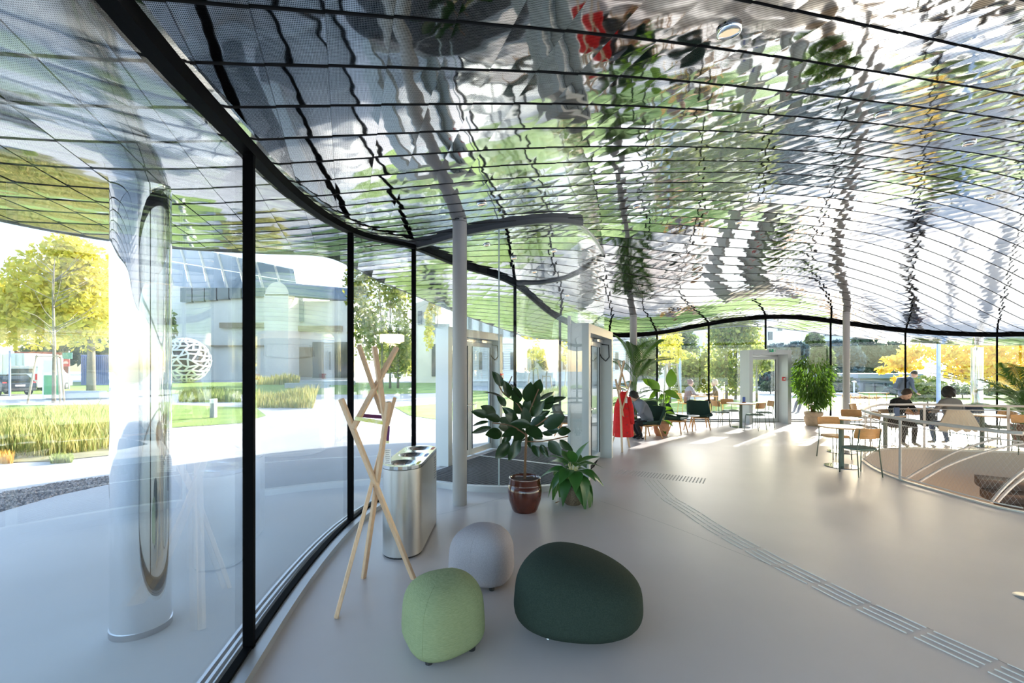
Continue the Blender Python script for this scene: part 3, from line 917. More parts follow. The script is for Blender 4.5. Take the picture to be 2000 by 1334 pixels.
# ------------------------------------------------------------------ coat racks: six crossed beech sticks
BEECH = mat('pale_beech', (0.62, 0.42, 0.27), 0.5, var=0.10, vscale=6, stretch=(14, 14, 1.2))
def coat_rack(label, loc, rz=0.0):
    t = thing('coat_rack', label, 'coat rack', loc, rz)
    cx_, cy_ = -1.12, 3.67
    def L(p): return Vector((p[0] - cx_, p[1] - cy_, p[2]))
    A0 = (*fl(656, 1208), 0); B0 = (*fl(808, 1131), 0); C0 = (*fl(710, 1129), 0)
    A1 = pt(771, 777, 3.98); B1 = pt(666, 779, 3.50); C1 = pt(759, 785, 3.52)
    F0 = pt(689, 838, 3.52); F1_ = pt(775, 678, 3.86); D1 = pt(701, 675, 3.42); D0 = pt(745, 805, 3.85); E1 = pt(731, 677, 3.78); E0 = pt(754, 832, 3.62)
    for a, b, tw in ((A0, A1, (1, 0.4, 0)), (B0, B1, (0.5, 1, 0)), (C0, C1, (1, -0.5, 0)), (F0, F1_, (0.4, 1, 0)), (D0, D1, (1, 0.2, 0)), (E0, E1, (0.7, -0.7, 0))):
        a = L(a); b = L(b)
        MB().bar(a, b, 0.042, 0.031, up=tw).build('stick', BEECH, t, bevel=0.006)
    YEL = mat('yellow_strap', (0.70, 0.68, 0.10), 0.7, col2=(0.85, 0.85, 0.55), vscale=30); PUR = mat('purple_strap', (0.10, 0.01, 0.10), 0.7)
    mb = MB(); mb.bar(L(pt(693, 817, 3.52)), L(pt(750, 826, 3.56)), 0.030, 0.003, up=(0, 1, 0)); mb.build('front_strap', YEL, t)
    mb = MB(); mb.bar(L(pt(700, 811, 3.60)), L(pt(752, 815, 3.90)), 0.030, 0.003, up=(0, 1, 0)); mb.build('rear_strap', PUR, t)
    mb = MB(); mb.bar(L(pt(759, 832, 3.80)), L(pt(757, 862, 3.80)), 0.022, 0.003, up=(0, 1, 0)); mb.build('strap_tail', PUR, t)
    mb = MB(); mb.bar(L(pt(757, 861, 3.80)), L(pt(757, 866, 3.80)), 0.023, 0.004, up=(0, 1, 0)); mb.build('strap_end', YEL, t)
    return t, L
cr, CL_ = coat_rack('coat rack of crossed beech sticks with yellow and purple straps beside the waste bins', (-1.12, 3.67, 0))
tg = MB(); tg.box(CL_(pt(757, 892, 3.66)), (0.055, 0.002, 0.12), 0.3); tg.build('paper_tag', WHITE, cr)
tl = MB()
for q in range(7): tl.box(CL_(pt(757, 880 + q * 4, 3.655)), (0.036 - (q % 3) * 0.006, 0.001, 0.004), 0.3)
tl.build('tag_print', mat('tag_ink', (0.25, 0.25, 0.27), 0.8), cr)
dup(cr, (xat(1213, 10.15), 10.15, 0), 0.15, 'coat rack of crossed beech sticks holding the red coat behind the lobby')

# ------------------------------------------------------------------ triple waste station
wb = thing('waste_station', 'brushed steel triple waste and recycling station by the glass wall', 'bin', (-1.065, 4.86, 0))
def stadium(r, y0, y1, n=14):
    out = []
    for k in range(n + 1):
        a = PI + PI * k / n; out.append((r * math.cos(a), y0 + r * math.sin(a)))
    for k in range(n + 1):
        a = PI * k / n; out.append((r * math.cos(a), y1 + r * math.sin(a)))
    return out
S0 = stadium(0.190, -0.42, 0.40); S1 = stadium(0.180, -0.42, 0.40)
mb = MB(); mb.prism(S1, 0.0, 0.03); mb.build('plinth', DARK, wb)
mb = MB(); mb.grid([[(p[0], p[1], 0.02) for p in S0], [(p[0], p[1], 0.835) for p in S0]], closed_u=True); mb.build('body', STEEL, wb, True, angle=0.7)
hols = []
for yy in (-0.40, 0.0, 0.40): hols.append([(0.142 * math.cos(2 * PI * k / 28), yy + 0.142 * math.sin(2 * PI * k / 28)) for k in range(28)])
mb = MB(); mb.poly(S0, 0.872, hols)
mb.grid([[(p[0], p[1], 0.84) for p in S0], [(p[0], p[1], 0.872) for p in S0]], closed_u=True)
mb.build('lid', CHROME if False else mat('satin_steel', (0.66, 0.65, 0.63), 0.16, 1.0), wb)
for h, yy, c in zip(hols, (-0.40, 0.0, 0.40), ('yellow', 'blue', 'red')):
    mb = MB(); mb.lathe([(0.142, 0.872), (0.125, 0.866), (0.100, 0.845), (0.092, 0.825), (0.092, 0.60)], 28, (0, yy, 0), cap=False)
    op = mb.build('opening', mat('satin_steel', (0.66, 0.65, 0.63), 0.16, 1.0), wb, True)
    mb = MB(); mb.lathe([(0.092, 0.70), (0.0, 0.70)], 24, (0, yy, 0), cap=False); mb.build('bag', DARK, op)
    cc = {'yellow': (0.75, 0.62, 0.02), 'blue': (0.05, 0.16, 0.5), 'red': (0.6, 0.09, 0.04)}[c]
    mb = MB(); mb.box((0.155, yy - 0.02, 0.8735), (0.03, 0.16, 0.001)); mb.build('stream_label', mat(c + '_label', cc, 0.5), wb, label=c + ' sorting label')
mb = MB()
for q in range(9): mb.box((0.1905, 0.30, 0.56 + q * 0.028), (0.002, 0.11, 0.012))
mb.build('side_notice', mat('notice_grey', (0.20, 0.20, 0.21), 0.6), wb)

# ------------------------------------------------------------------ poufs
def fabric(name, c1, c2, sc=140, stretch=(1, 1, 1)):
    return mat(name, c1, 0.95, col2=c2, vscale=sc, bump=0.25, bscale=sc * 1.6, stretch=stretch, spec=0.15)
def zz0(a): return a > 0
def pouf(name, label, loc, rx, ry, h, rz, m, ex=2.6, ez=2.5, eb=6.0, lump=0.06, tilt=0.0, seams=3, foot=True, ph=0.0):
    t = thing(name, label, 'pouf', loc, rz)
    nu, nv = 56, 36
    def surf(a, w, off=0.0):
        c, s = math.cos(a), math.sin(a)
        base = (abs(c) ** ex + abs(s) ** ex) ** (-1 / ex)
        base *= 1 + lump * math.cos(3 * a + ph)
        ph_ = -PI / 2 + PI * w
        cz, sz = math.cos(ph_), math.sin(ph_)
        e_ = ez if zz0(ph_) else eb
        k = (abs(cz) ** e_ + abs(sz) ** e_) ** (-1 / e_)
        rr = k * cz; zz = k * sz
        taper = 1.0 - 0.05 * zz
        x = rx * base * rr * taper * c; y = ry * base * rr * taper * s
        z = 0.012 + h / 2 + (h / 2 - 0.012) * zz
        z += tilt * (x / rx) * max(0, zz) * 0.5
        n_ = Vector((c * rr / rx, s * rr / ry, zz / (h / 2))).normalized()
        return Vector((x, y, z)) + n_ * off
    rows_ = [[surf(2 * PI * k / nu, i / nv) for k in range(nu)] for i in range(nv + 1)]
    mb = MB(); mb.grid(rows_, closed_u=True); mb.build('cushion', m, t, True)
    sm = MB()
    for k in range(seams):
        a = 2 * PI * k / seams + PI / seams + ph / 3
        sm.tube([surf(a, w, -0.0006) for w in np.linspace(0.12, 0.86, 24)], 0.0022, 5, caps=False)
    if seams: sm.build('seam', m, t, True, kind='stuff')
    if foot:
        for k in range(4):
            a = PI / 4 + PI / 2 * k
            MB().lathe([(0.022, 0.0), (0.026, 0.03)], 12, (rx * 0.80 * math.cos(a), ry * 0.80 * math.sin(a), 0)).build('glide', DARK, t)
    return t
LG = fabric('light_green_wool', (0.20, 0.235, 0.125), (0.26, 0.30, 0.165), 40, (1, 1, 7))
GW = fabric('lilac_grey_wool', (0.30, 0.275, 0.30), (0.36, 0.335, 0.36), 120)
DG = fabric('dark_green_felt', (0.019, 0.029, 0.023), (0.032, 0.046, 0.036), 160)
x, y = fl(867, 1242); pouf('pouf', 'light green rounded fabric pouf nearest the coat rack', (-0.448, 2.955, 0), 0.250, 0.250, 0.455, 0.5, LG, lump=0.05, tilt=0.03, seams=4)
pouf('pouf', 'lilac grey rounded fabric pouf behind the light green one', (-0.247, 3.87, 0), 0.258, 0.258, 0.46, 1.2, GW, lump=0.04, seams=3)
dgp = pouf('pouf', 'large dark green pebble shaped felt pouf', (0.455, 3.20, 0), 0.43, 0.40, 0.49, -0.30, DG, ex=2.2, ez=2.5, eb=4.0, lump=0.04, tilt=-0.14, seams=0, foot=False, ph=0.6)
MB().box((-0.13, -0.345, 0.075), (0.014, 0.006, 0.032), -0.3).build('fabric_label', WHITE, dgp)

# ------------------------------------------------------------------ cafe chairs and tables
OAK = mat('oiled_oak_veneer', (0.50, 0.25, 0.085), 0.45, var=0.12, vscale=5, stretch=(2, 12, 12))
GTUBE = mat('olive_green_tube', (0.10, 0.13, 0.095), 0.45)
SEATG = fabric('sage_seat_fabric', (0.12, 0.17, 0.14), (0.16, 0.21, 0.18), 200)
def cafe_chair(label, loc, rz, seatm=None, group='cafe chairs with curved oak backs'):
    t = thing('cafe_chair', label, 'chair', loc, rz, group)
    # seat faces +y
    mb = MB(); sp = []
    for k in range(28):
        a = 2 * PI * k / 28; c, s = math.cos(a), math.sin(a)
        b = (abs(c) ** 3.2 + abs(s) ** 3.2) ** (-1 / 3.2)
        sp.append((0.215 * b * c, 0.205 * b * s))
    mb.prism(sp, 0.435, 0.465); mb.build('seat', seatm or SEATG, t, bevel=0.008)
    for s in (-1, 1):
        MB().tube([(s * 0.19, 0.19, 0), (s * 0.175, 0.165, 0.44)], 0.009, 8).build('leg', GTUBE, t, True)
        MB().tube([(s * 0.205, -0.235, 0), (s * 0.19, -0.185, 0.44), (s * 0.185, -0.20, 0.60), (s * 0.18, -0.225, 0.79)], 0.009, 8).build('leg', GTUBE, t, True)
    mb = MB(); mb.tube([(-0.175, 0.16, 0.425), (-0.19, -0.18, 0.425), (0.19, -0.18, 0.425), (0.175, 0.16, 0.425)], 0.007, 6, closed=True); mb.build('seat_frame', GTUBE, t, True)
    rows_ = []
    for zz, w in ((0.635, 0.90), (0.65, 0.97), (0.72, 1.0), (0.79, 0.97), (0.805, 0.90)):
        front = []; back = []
        for k in range(13):
            f = -1 + 2 * k / 12; x = 0.235 * f * w
            y = -0.245 + 0.075 * f * f - 0.02 * (zz - 0.72) / 0.1
            front.append((x, y, zz)); back.append((x, y - 0.012, zz))
        rows_.append(front + back[::-1])
    mb = MB(); mb.grid(rows_, closed_u=True)
    n_ = len(rows_[0])
    mb.f.append(list(range(n_))); mb.m.append(0); mb.f.append(list(range(4 * n_, 5 * n_))[::-1]); mb.m.append(0)
    mb.build('backrest', OAK, t, True, angle=0.8)
    return t
TOP = mat('pale_table_top', (0.70, 0.70, 0.72), 0.32)
EDGE = mat('oak_edge', (0.50, 0.27, 0.10), 0.5)
def bistro_table(label, loc, r, legm=GTUBE, baser=0.27, group='round bistro tables'):
    t = thing('bistro_table', label, 'table', loc, 0, group)
    MB().lathe([(r - 0.006, 0.715), (r, 0.72), (r, 0.735)], 48).build('edge_band', EDGE, t, True, angle=0.5)
    MB().lathe([(r, 0.7351), (r - 0.002, 0.738)], 48).build('table_top', TOP, t, True, angle=0.5)
    MB().lathe([(0.042, 0.012), (0.042, 0.715)], 20).build('leg', legm, t, True, angle=0.5)
    MB().lathe([(baser, 0.0), (baser, 0.008), (baser - 0.004, 0.012)], 40).build('base', mat('dark_polished_base', (0.22, 0.23, 0.25), 0.08, 1.0), t, True, angle=0.5)
    return t
def C(px, py): return (*fl(px, py), 0)
bistro_table('round pale bistro table on a green stem nearest the railing', C(1643, 911), 0.355)
bistro_table('round pale bistro table just behind the nearest one', C(1643, 883), 0.36)
bistro_table('small round table under the blue card stand by the exit door', C(1447, 834.5), 0.40)
bistro_table('oak edged table where the reading man leans', C(1729, 873), 0.36)
bistro_table('oak edged table on a stout stem at far right by the jacket', C(1918, 872), 0.40)
def chair_at(px, py, face, label, seatm=None, proto=[None]):
    x, y = fl(px, py)
    rz = math.atan2(face[1], face[0]) - PI / 2
    if proto[0] is None:
        proto[0] = cafe_chair(label, (x, y, 0), rz, seatm); return proto[0]
    r = dup(proto[0], (x, y, 0), rz, label, 'cafe chairs with curved oak backs')
    if seatm:
        for c in r.children:
            if c.name.startswith('seat') and not c.name.startswith('seat_frame'):
                me = c.data.copy(); me.materials.clear(); me.materials.append(seatm); c.data = me
    return r
chair_at(1678, 926.5, (-0.05, 1), 'oak backed chair with sage seat at the near table, back to the viewer')
SEATW = mat('seat_oak', (0.50, 0.27, 0.10), 0.45)
chair_at(1631, 895, (0.05, -1), 'oak backed chair with oak seat behind the near table, facing the viewer', SEATW)
chair_at(1672, 868, (-0.1, -1), 'oak backed chair behind the second table, facing the viewer')
chair_at(1682, 846, (0.6, -0.8), 'oak backed chair by the far grey column')
chair_at(1690, 872, (-1, 0.25), 'oak backed chair with teal seat beside the second table')
chair_at(1746, 866.5, (-0.05, -1), 'oak backed chair that the reading man sits on')
chair_at(1797, 862, (-0.5, -0.9), 'oak backed chair holding the dark backpack')
chair_at(1855, 872, (-0.05, 1), 'oak backed chair under the woman with the cream coat')
chair_at(1900, 861, (-0.2, -1), 'oak backed chair with a dark blue jacket over it')
chair_at(1950, 872, (-1, 0.1), 'chair with sage seat right of the far right table')
chair_at(2010, 888, (-0.6, -0.8), 'oak backed chair cut by the right edge of the view')
chair_at(1408, 833, (1, 0.15), 'oak chair in profile at left of the small far table')
chair_at(1427, 829, (0.2, -1), 'oak chair behind the small far table, facing the viewer')
chair_at(1474, 839.5, (-0.5, 0.85), 'oak chair with its back to us at the small far table')
chair_at(1492, 834, (-1, 0.2), 'oak chair at right of the small far table beside the exit door')
cs = thing('card_stand', 'small blue card stand on the far round table', 'sign', (xat(1453, 14.0), 14.0, 0.738))
MB().box((0, 0, 0.012), (0.10, 0.05, 0.024)).build('base', mat('stand_wood', (0.5, 0.2, 0.1), 0.5), cs)
MB().box((0, 0, 0.10), (0.085, 0.006, 0.16)).build('card', mat('card_blue', (0.03, 0.07, 0.30), 0.5), cs)

# ------------------------------------------------------------------ lounge chairs
LCH = fabric('bottle_green_upholstery', (0.022, 0.042, 0.034), (0.030, 0.055, 0.045), 180)
def lounge_chair(label, loc, rz, group='green lounge chairs'):
    t = thing('lounge_chair', label, 'armchair', loc, rz, group)
    # shell: seat pan that sweeps up into back and low sides; faces +y
    prof = []
    rows_in = []
    nseg = 17
    for k in range(nseg):
        f = -1 + 2 * k / (nseg - 1)
        a = f * 1.0
        rows_in.append(f)
    def P_(f, v):
        # v: 0 seat front .. 0.5 crease .. 1 top of the back
        w = 0.30
        if v < 0.5:
            q = v / 0.5
            y = 0.30 - 0.50 * q; z = 0.43 - 0.05 * q
            x = f * (w - 0.0 * q)
            z += 0.115 * abs(f) ** 5 * (0.35 + 0.65 * q)
            x *= 1 + 0.05 * abs(f) ** 4
        else:
            q = (v - 0.5) / 0.5
            y = -0.20 - 0.13 * q; z = 0.38 + 0.44 * q
            wrap = abs(f) ** 2.4
            y += 0.17 * wrap * (1 - 0.55 * q)
            x = f * (w + 0.01 - 0.02 * q)
        return Vector((x, y, z))
    vs = [0, 0.08, 0.16, 0.26, 0.36, 0.44, 0.5, 0.56, 0.64, 0.74, 0.86, 0.95, 1.0]
    top = [[P_(-1 + 2 * k / 14, v) for k in range(15)] for v in vs]
    th = 0.045
    low = []
    for r_, v in zip(top, vs):
        low.append([p + (Vector((0, 0.0, -th)) if v < 0.5 else Vector((p.x * 0.10, -th, -0.02))) for p in r_])
    mb = MB()
    loop = top + low[::-1]
    mb.grid(loop + [loop[0]])
    n_ = 15
    for (o_) in (0, n_ - 1):
        m_ = len(vs)
        for i in range(m_ - 1):
            a = i * n_ + o_; b = (i + 1) * n_ + o_; c = (2 * m_ - 2 - i) * n_ + o_; d = (2 * m_ - 1 - i) * n_ + o_
            mb.f.append([a, b, c, d] if o_ else [d, c, b, a]); mb.m.append(0)
    mb.build('shell', LCH, t, True, bevel=0, angle=1.1)
    mb = MB(); mb.box((0, 0.08, 0.345), (0.42, 0.40, 0.035)); mb.build('seat_frame', OAK, t, bevel=0.006)
    for sx in (-1, 1):
        for (y0, y1) in ((0.23, 0.30), (-0.10, -0.24)):
            MB().tube([(sx * 0.19, y0, 0.35), (sx * 0.25, y1, 0.0)], [0.022, 0.013], 10).build('leg', OAK, t, True)
    return t
def face(dx, dy): return math.atan2(dy, dx) - PI / 2
l0 = lounge_chair('dark green lounge chair that the woman in grey sits on', (xat(1268, 11.7), 11.75, 0), face(-0.88, -0.35))
dup(l0, (xat(1316, 12.75), 12.75, 0), face(0.75, -0.65), 'dark green lounge chair right of the terracotta pot')
dup(l0, (xat(1362, 13.7), 13.55, 0), face(-0.22, -1), 'dark green lounge chair facing us beside the mullion')
dup(l0, (xat(1276, 13.6), 13.6, 0), face(0.3, -1), 'dark green lounge chair half hidden behind the woman in grey')
dup(l0, (xat(1104, 12.2), 12.2, 0), face(0.9, -0.3), 'lounge chair seen through the lobby glass behind the rubber plant')
sto = thing('side_table', 'small white side table with wooden legs between two green lounge chairs', 'table', (xat(1349, 13.15), 13.15, 0))
MB().lathe([(0.23, 0.42), (0.24, 0.43), (0.235, 0.445)], 32).build('table_top', TOP, sto, True, angle=0.5)
for k in range(3):
    a = 0.4 + k * 2 * PI / 3
    MB().tube([(0.10 * math.cos(a), 0.10 * math.sin(a), 0.42), (0.2 * math.cos(a), 0.2 * math.sin(a), 0)], 0.014, 8).build('leg', OAK, sto, True)

# red coat on the far rack
rc = thing('red_coat', 'bright red coat hanging from the far coat rack', 'coat', (xat(1213, 10.45), 10.30, 0))
REDC = mat('red_wool', (0.62, 0.012, 0.012), 0.85, var=0.15, vscale=12, bump=0.2, bscale=25)
rows_ = []
zT, zB = zat(766, 10.4), zat(851, 10.4)
for i in range(15):
    q = i / 14; z = zT + (zB - zT) * q
    rx = 0.06 + 0.13 * min(1, q * 3.2) + 0.035 * q; ry = 0.05 + 0.06 * min(1, q * 3) + 0.05 * q
    rows_.append([(0.01 + rx * math.cos(2 * PI * k / 36) * (1 + 0.10 * q * math.sin(5 * 2 * PI * k / 36 + 1)), ry * math.sin(2 * PI * k / 36) * (1 + 0.14 * q * math.cos(6 * 2 * PI * k / 36)), z) for k in range(36)])
mb = MB(); mb.grid(rows_, closed_u=True); mb.f.append(list(range(36))); mb.m.append(0); mb.build('body', REDC, rc, True)
MB().tube([(0.10, -0.08, zT - 0.10), (0.16, -0.10, zT - 0.35), (0.185, -0.09, zT - 0.62), (0.19, -0.08, zT - 0.70)], [0.06, 0.062, 0.055, 0.052], 12).build('sleeve', REDC, rc, True)
MB().tube([(-0.05, -0.07, zT + 0.0), (0.02, -0.10, zT - 0.02), (0.08, -0.05, zT - 0.0)], [0.035, 0.045, 0.03], 10).build('collar', REDC, rc, True)
mb = MB()
for q in range(4): mb.lathe([(0.016, -0.006), (0.016, 0.006)], 10, (0.06, -0.155 - 0.012 * q, zT - 0.35 - 0.18 * q))
mb.build('button', mat('button_dark', (0.1, 0.01, 0.01), 0.4), rc)
# jacket, coat, backpack on the chairs
def draped(name, label, cat, loc, rz, m, w, h, d, zt, flare=0.2):
    t = thing(name, label, cat, loc, rz)
    rows_ = []
    for i in range(12):
        q = i / 11; z = zt - h * q
        k_ = 1 + flare * q
        rows_.append([((w / 2) * k_ * math.copysign(abs(math.cos(a)) ** 0.7, math.cos(a)) * (1 + 0.05 * q * math.sin(7 * a)), (d / 2) * k_ * math.copysign(abs(math.sin(a)) ** 0.8, math.sin(a)) * (1 + 0.15 * q * math.sin(6 * a + 1)) * (0.35 + 0.65 * min(1, 4 * q)), z) for a in [2 * PI * k / 32 for k in range(32)]])
    mb = MB(); mb.grid(rows_, closed_u=True); mb.f.append(list(range(32))); mb.m.append(0); mb.build('cloth', m, t, True)
    return t
draped('blue_jacket', 'dark blue padded jacket draped over a chair right of the woman', 'jacket', (*fl(1902, 862.5), 0), 0.1, mat('navy_nylon', (0.012, 0.016, 0.035), 0.5, bump=0.3, bscale=14), 0.46, 0.42, 0.20, 0.90, 0.05)
bp_ = thing('backpack', 'dark backpack hanging on the chair between the man and the woman', 'backpack', (*fl(1812, 863), 0), 0.3)
mb = MB(); mb.box((0, 0, 0.60), (0.34, 0.20, 0.46)); mb.build('pack_body', mat('dark_nylon', (0.015, 0.017, 0.022), 0.55), bp_, bevel=0.07, smooth=True)
mb = MB(); mb.box((0, -0.11, 0.52), (0.26, 0.05, 0.24)); mb.build('front_pocket', mat('dark_nylon', (0.015, 0.017, 0.022), 0.55), bp_, bevel=0.02)
mb = MB(); mb.tube([(-0.1, -0.06, 0.83), (0.0, -0.12, 0.86), (0.12, -0.12, 0.70), (0.15, -0.10, 0.50)], 0.012, 6); mb.build('strap', mat('strap_grey', (0.35, 0.35, 0.37), 0.6), bp_, True)
# warm lamp of the lower floor, hung under the slab edge
lo = bpy.data.lights.new('lower_floor_lamp', 'POINT'); lo.energy = 260; lo.color = (1.0, 0.78, 0.58); lo.shadow_soft_size = 0.3
lo_o = bpy.data.objects.new('lower_floor_lamp', lo); COL.objects.link(lo_o); lo_o.location = (8.2, 5.6, -1.6)
# ------------------------------------------------------------------ plants
def leaf_mesh(name, L, w, m, droop=0.15, fold=0.12, n=8, shape='ovate', tip=0.0):
    rows_ = []
    for i in range(n + 1):
        q = i / n
        if shape == 'ovate': ww = math.sin(PI * min(1, q ** 0.85)) ** 0.75
        elif shape == 'lance': ww = math.sin(PI * q ** 0.75) ** 1.0
        else: ww = (math.sin(PI * min(1.0, q ** 0.6))) ** 0.8
        ww = max(ww, 0.03) * w / 2
        z = -droop * L * q * q
        y = L * q * (1 - 0.15 * droop * q)
        rows_.append([(-ww, y, z + fold * ww), (-ww * 0.5, y, z + fold * ww * 0.35), (0, y, z), (ww * 0.5, y, z + fold * ww * 0.35), (ww, y, z + fold * ww)])
    mb = MB(); mb.grid(rows_)
    me = bpy.data.meshes.new(name); me.from_pydata(mb.v, [], mb.f); me.materials.append(m)
    me.polygons.foreach_set('use_smooth', [True] * len(me.polygons)); me.update()
    return me

def put(name, me, parent, loc, dirv, up=(0, 0, 1), s=1.0, roll=0.0):
    """object with +y along dirv"""
    y = Vector(dirv).normalized(); u = Vector(up)
    if abs(y.dot(u)) > 0.97: u = Vector((0.3, -1, 0.1))
    x = y.cross(u).normalized(); z = x.cross(y)
    M = Matrix((x, y, z)).transposed() @ Matrix.Rotation(roll, 3, 'Y')
    o = bpy.data.objects.new(name, me); COL.objects.link(o); o.parent = parent
    o.matrix_local = Matrix.Translation(Vector(loc)) @ M.to_4x4() @ Matrix.Scale(s, 4)
    return o

SOIL = mat('potting_soil', (0.06, 0.035, 0.02), 0.95, var=0.4, vscale=60, bump=0.5, bscale=90)
def pot(parent, prof, m, soil_r, soil_z, n=40):
    MB().lathe(prof, n, cap=False).build('pot', m, parent, True)
    MB().lathe([(0.001, 0.001), (prof[0][0], 0.001)], n, cap=False).build('pot_base', m, parent)
    MB().lathe([(soil_r, soil_z), (soil_r * 0.5, soil_z + 0.012), (0.001, soil_z + 0.015)], 20, cap=False).build('soil', SOIL, parent, True)

# rubber plant in a glazed brown pot
GLAZE = mat('brown_glaze', (0.085, 0.018, 0.009), 0.10, var=0.25, vscale=9, coat=0.6, bump=0.04, bscale=18)
RUB = leafmat('rubber_leaf', (0.008, 0.022, 0.008), (0.020, 0.048, 0.014), 0.10, 0.22, (0.05, 0.13, 0.02))
BARK = mat('brown_bark', (0.16, 0.085, 0.045), 0.85, var=0.2, vscale=30, bump=0.3, bscale=60)
rx_, ry_ = fl(1025, 997)
rp_ = thing('rubber_plant', 'rubber plant with big dark leaves in a glossy brown pot', 'plant', (rx_, ry_, 0))
pot(rp_, [(0.145, 0.0), (0.165, 0.03), (0.205, 0.15), (0.217, 0.245), (0.208, 0.325), (0.200, 0.33), (0.203, 0.345), (0.196, 0.40), (0.203, 0.418), (0.194, 0.425), (0.182, 0.415), (0.182, 0.36)], GLAZE, 0.183, 0.385)
def rl_(px, py, dy=0.0):
    p = pt(px, py, ry_ + dy); return Vector((p.x - rx_, p.y - ry_, p.z))
MB().tube([(0, 0, 0.38), (0.004, 0, 0.6), rl_(1028, 850), rl_(1029, 820)], [0.019, 0.017, 0.016, 0.014], 10).build('trunk', BARK, rp_, True)
mbs = MB()
for pts in ([(1028, 862, 0), (1060, 862, 0.05), (1110, 852, 0.02)], [(1028, 850, 0), (1000, 832, -0.1), (962, 826, -0.12)], [(1029, 825, 0), (1012, 790, 0.08), (985, 770, 0.1), (972, 748, 0.12)],
            [(1029, 820, 0), (1040, 790, -0.1), (1052, 760, -0.12)], [(1029, 825, 0), (1055, 800, 0.15), (1085, 775, 0.2)], [(1028, 850, 0), (1010, 840, 0.2), (985, 855, 0.3)], [(1028, 840, 0), (1050, 830, -0.25), (1070, 815, -0.32)], [(985, 770, 0.1), (1000, 735, 0.15)]):
    mbs.tube(catmull([tuple(rl_(*p)) for p in pts], 4), 0.008, 6)
mbs.build('branches', BARK, rp_, True)
rub_me = [leaf_mesh('leaf', 1.0, 0.58, RUB, 0.10, 0.16), leaf_mesh('leaf', 1.0, 0.50, RUB, 0.25, 0.25), leaf_mesh('leaf', 1.0, 0.62, RUB, 0.02, 0.10)]
LP = [(510, 333, 26, 0), (572, 400, 28, .05), (630, 440, 27, -.1), (535, 475, 22, .1), (475, 430, 30, 1), (622, 412, 26, 1), (768, 388, 26, 0), (710, 420, 30, 1), (825, 445, 26, 1), (885, 472, 32, 1), (757, 465, 24, .1),
      (395, 558, 26, 0), (450, 540, 30, .3), (480, 585, 27, 0), (395, 622, 24, 1), (400, 668, 30, 1), (485, 690, 30, 0), (545, 650, 22, 0), (638, 520, 24, .2), (585, 555, 26, 0), (700, 505, 26, .2), (765, 530, 30, -.2),
      (838, 490, 26, .1), (600, 590, 25, -.2), (690, 580, 28, -.2), (775, 612, 30, -.1), (875, 610, 34, -.2), (900, 552, 24, 1), (940, 675, 22, 0), (868, 668, 22, .4), (540, 800, 32, .2), (615, 800, 32, -.1), (650, 700, 26, .2),
      (718, 745, 22, .2), (755, 802, 20, 0), (808, 802, 22, .2), (880, 785, 27, 0), (950, 770, 24, -.1), (830, 690, 16, .3), (745, 680, 30, -.3), (590, 682, 26, -.2), (660, 625, 28, -.3), (722, 640, 26, .3), (565, 725, 22, .3), (632, 745, 28, .2),
      (800, 565, 24, .4), (560, 610, 24, .4), (680, 545, 24, .4), (620, 650, 28, .4), (760, 700, 22, .4)]
rng = random.Random(11)
ccx, ccy = 690, 620
for (zx, zy, sz, k) in LP:
    px, py = 820 + zx / 3.335, 640 + zy / 3.335
    dyy = k if abs(k) < 0.6 else rng.uniform(-0.15, 0.2)
    c = rl_(px, py, dyy)
    out = Vector((zx - ccx, 0, -(zy - ccy) * 0.7)); 
    if out.length < 1: out = Vector((1, 0, 0))
    out.normalize()
    side = 1 if zx > ccx else -1
    L_ = sz / 155 * 1.38
    if abs(k) == 1:
        dv = Vector((out.x * 1.0, rng.uniform(-0.2, 0.2), out.z * 0.9 - 0.15)); upv = (0.2 * rng.uniform(-1, 1), -0.25, 1)
    else:
        low = zy > 700
        dv = Vector((out.x * 0.7 + rng.uniform(-.2, .2), -0.35 + rng.uniform(-.3, .2), (out.z * 0.9 + 0.25) if not low else -0.8)); upv = (0.2 * rng.uniform(-1, 1), -1.0, 0.45 if not low else -0.1)
    dv.normalize()
    put('leaf', rub_me[rng.randrange(3)], rp_, c - dv * L_ * 0.5, dv, upv, L_, rng.uniform(-0.25, 0.25))

# variegated plant in the speckled brown pot
STONE = mat('speckled_stoneware', (0.17, 0.12, 0.075), 0.55, var=0.45, vscale=70, bump=0.3, bscale=80)
AG1 = leafmat('mottled_leaf', (0.022, 0.075, 0.018), (0.05, 0.16, 0.035), 0.25, 0.35, (0.12, 0.30, 0.04))
ax_, ay_ = fl(1119, 984)
ag = thing('leafy_pot_plant', 'low plant with arching mottled green leaves in a speckled brown pot', 'plant', (ax_, ay_, 0))
pot(ag, [(0.095, 0.0), (0.115, 0.02), (0.145, 0.12), (0.148, 0.18), (0.128, 0.245), (0.124, 0.26), (0.112, 0.255), (0.112, 0.20)], STONE, 0.113, 0.225)
ag_me = [leaf_mesh('leaf', 1.0, 0.60, AG1, 0.6, 0.25, shape='lance'), leaf_mesh('leaf', 1.0, 0.62, AG1, 1.0, 0.25, shape='lance'), leaf_mesh('leaf', 1.0, 0.50, AG1, 0.3, 0.25, shape='lance')]
stem = MB(); PALE = mat('pale_stem', (0.45, 0.42, 0.18), 0.6)
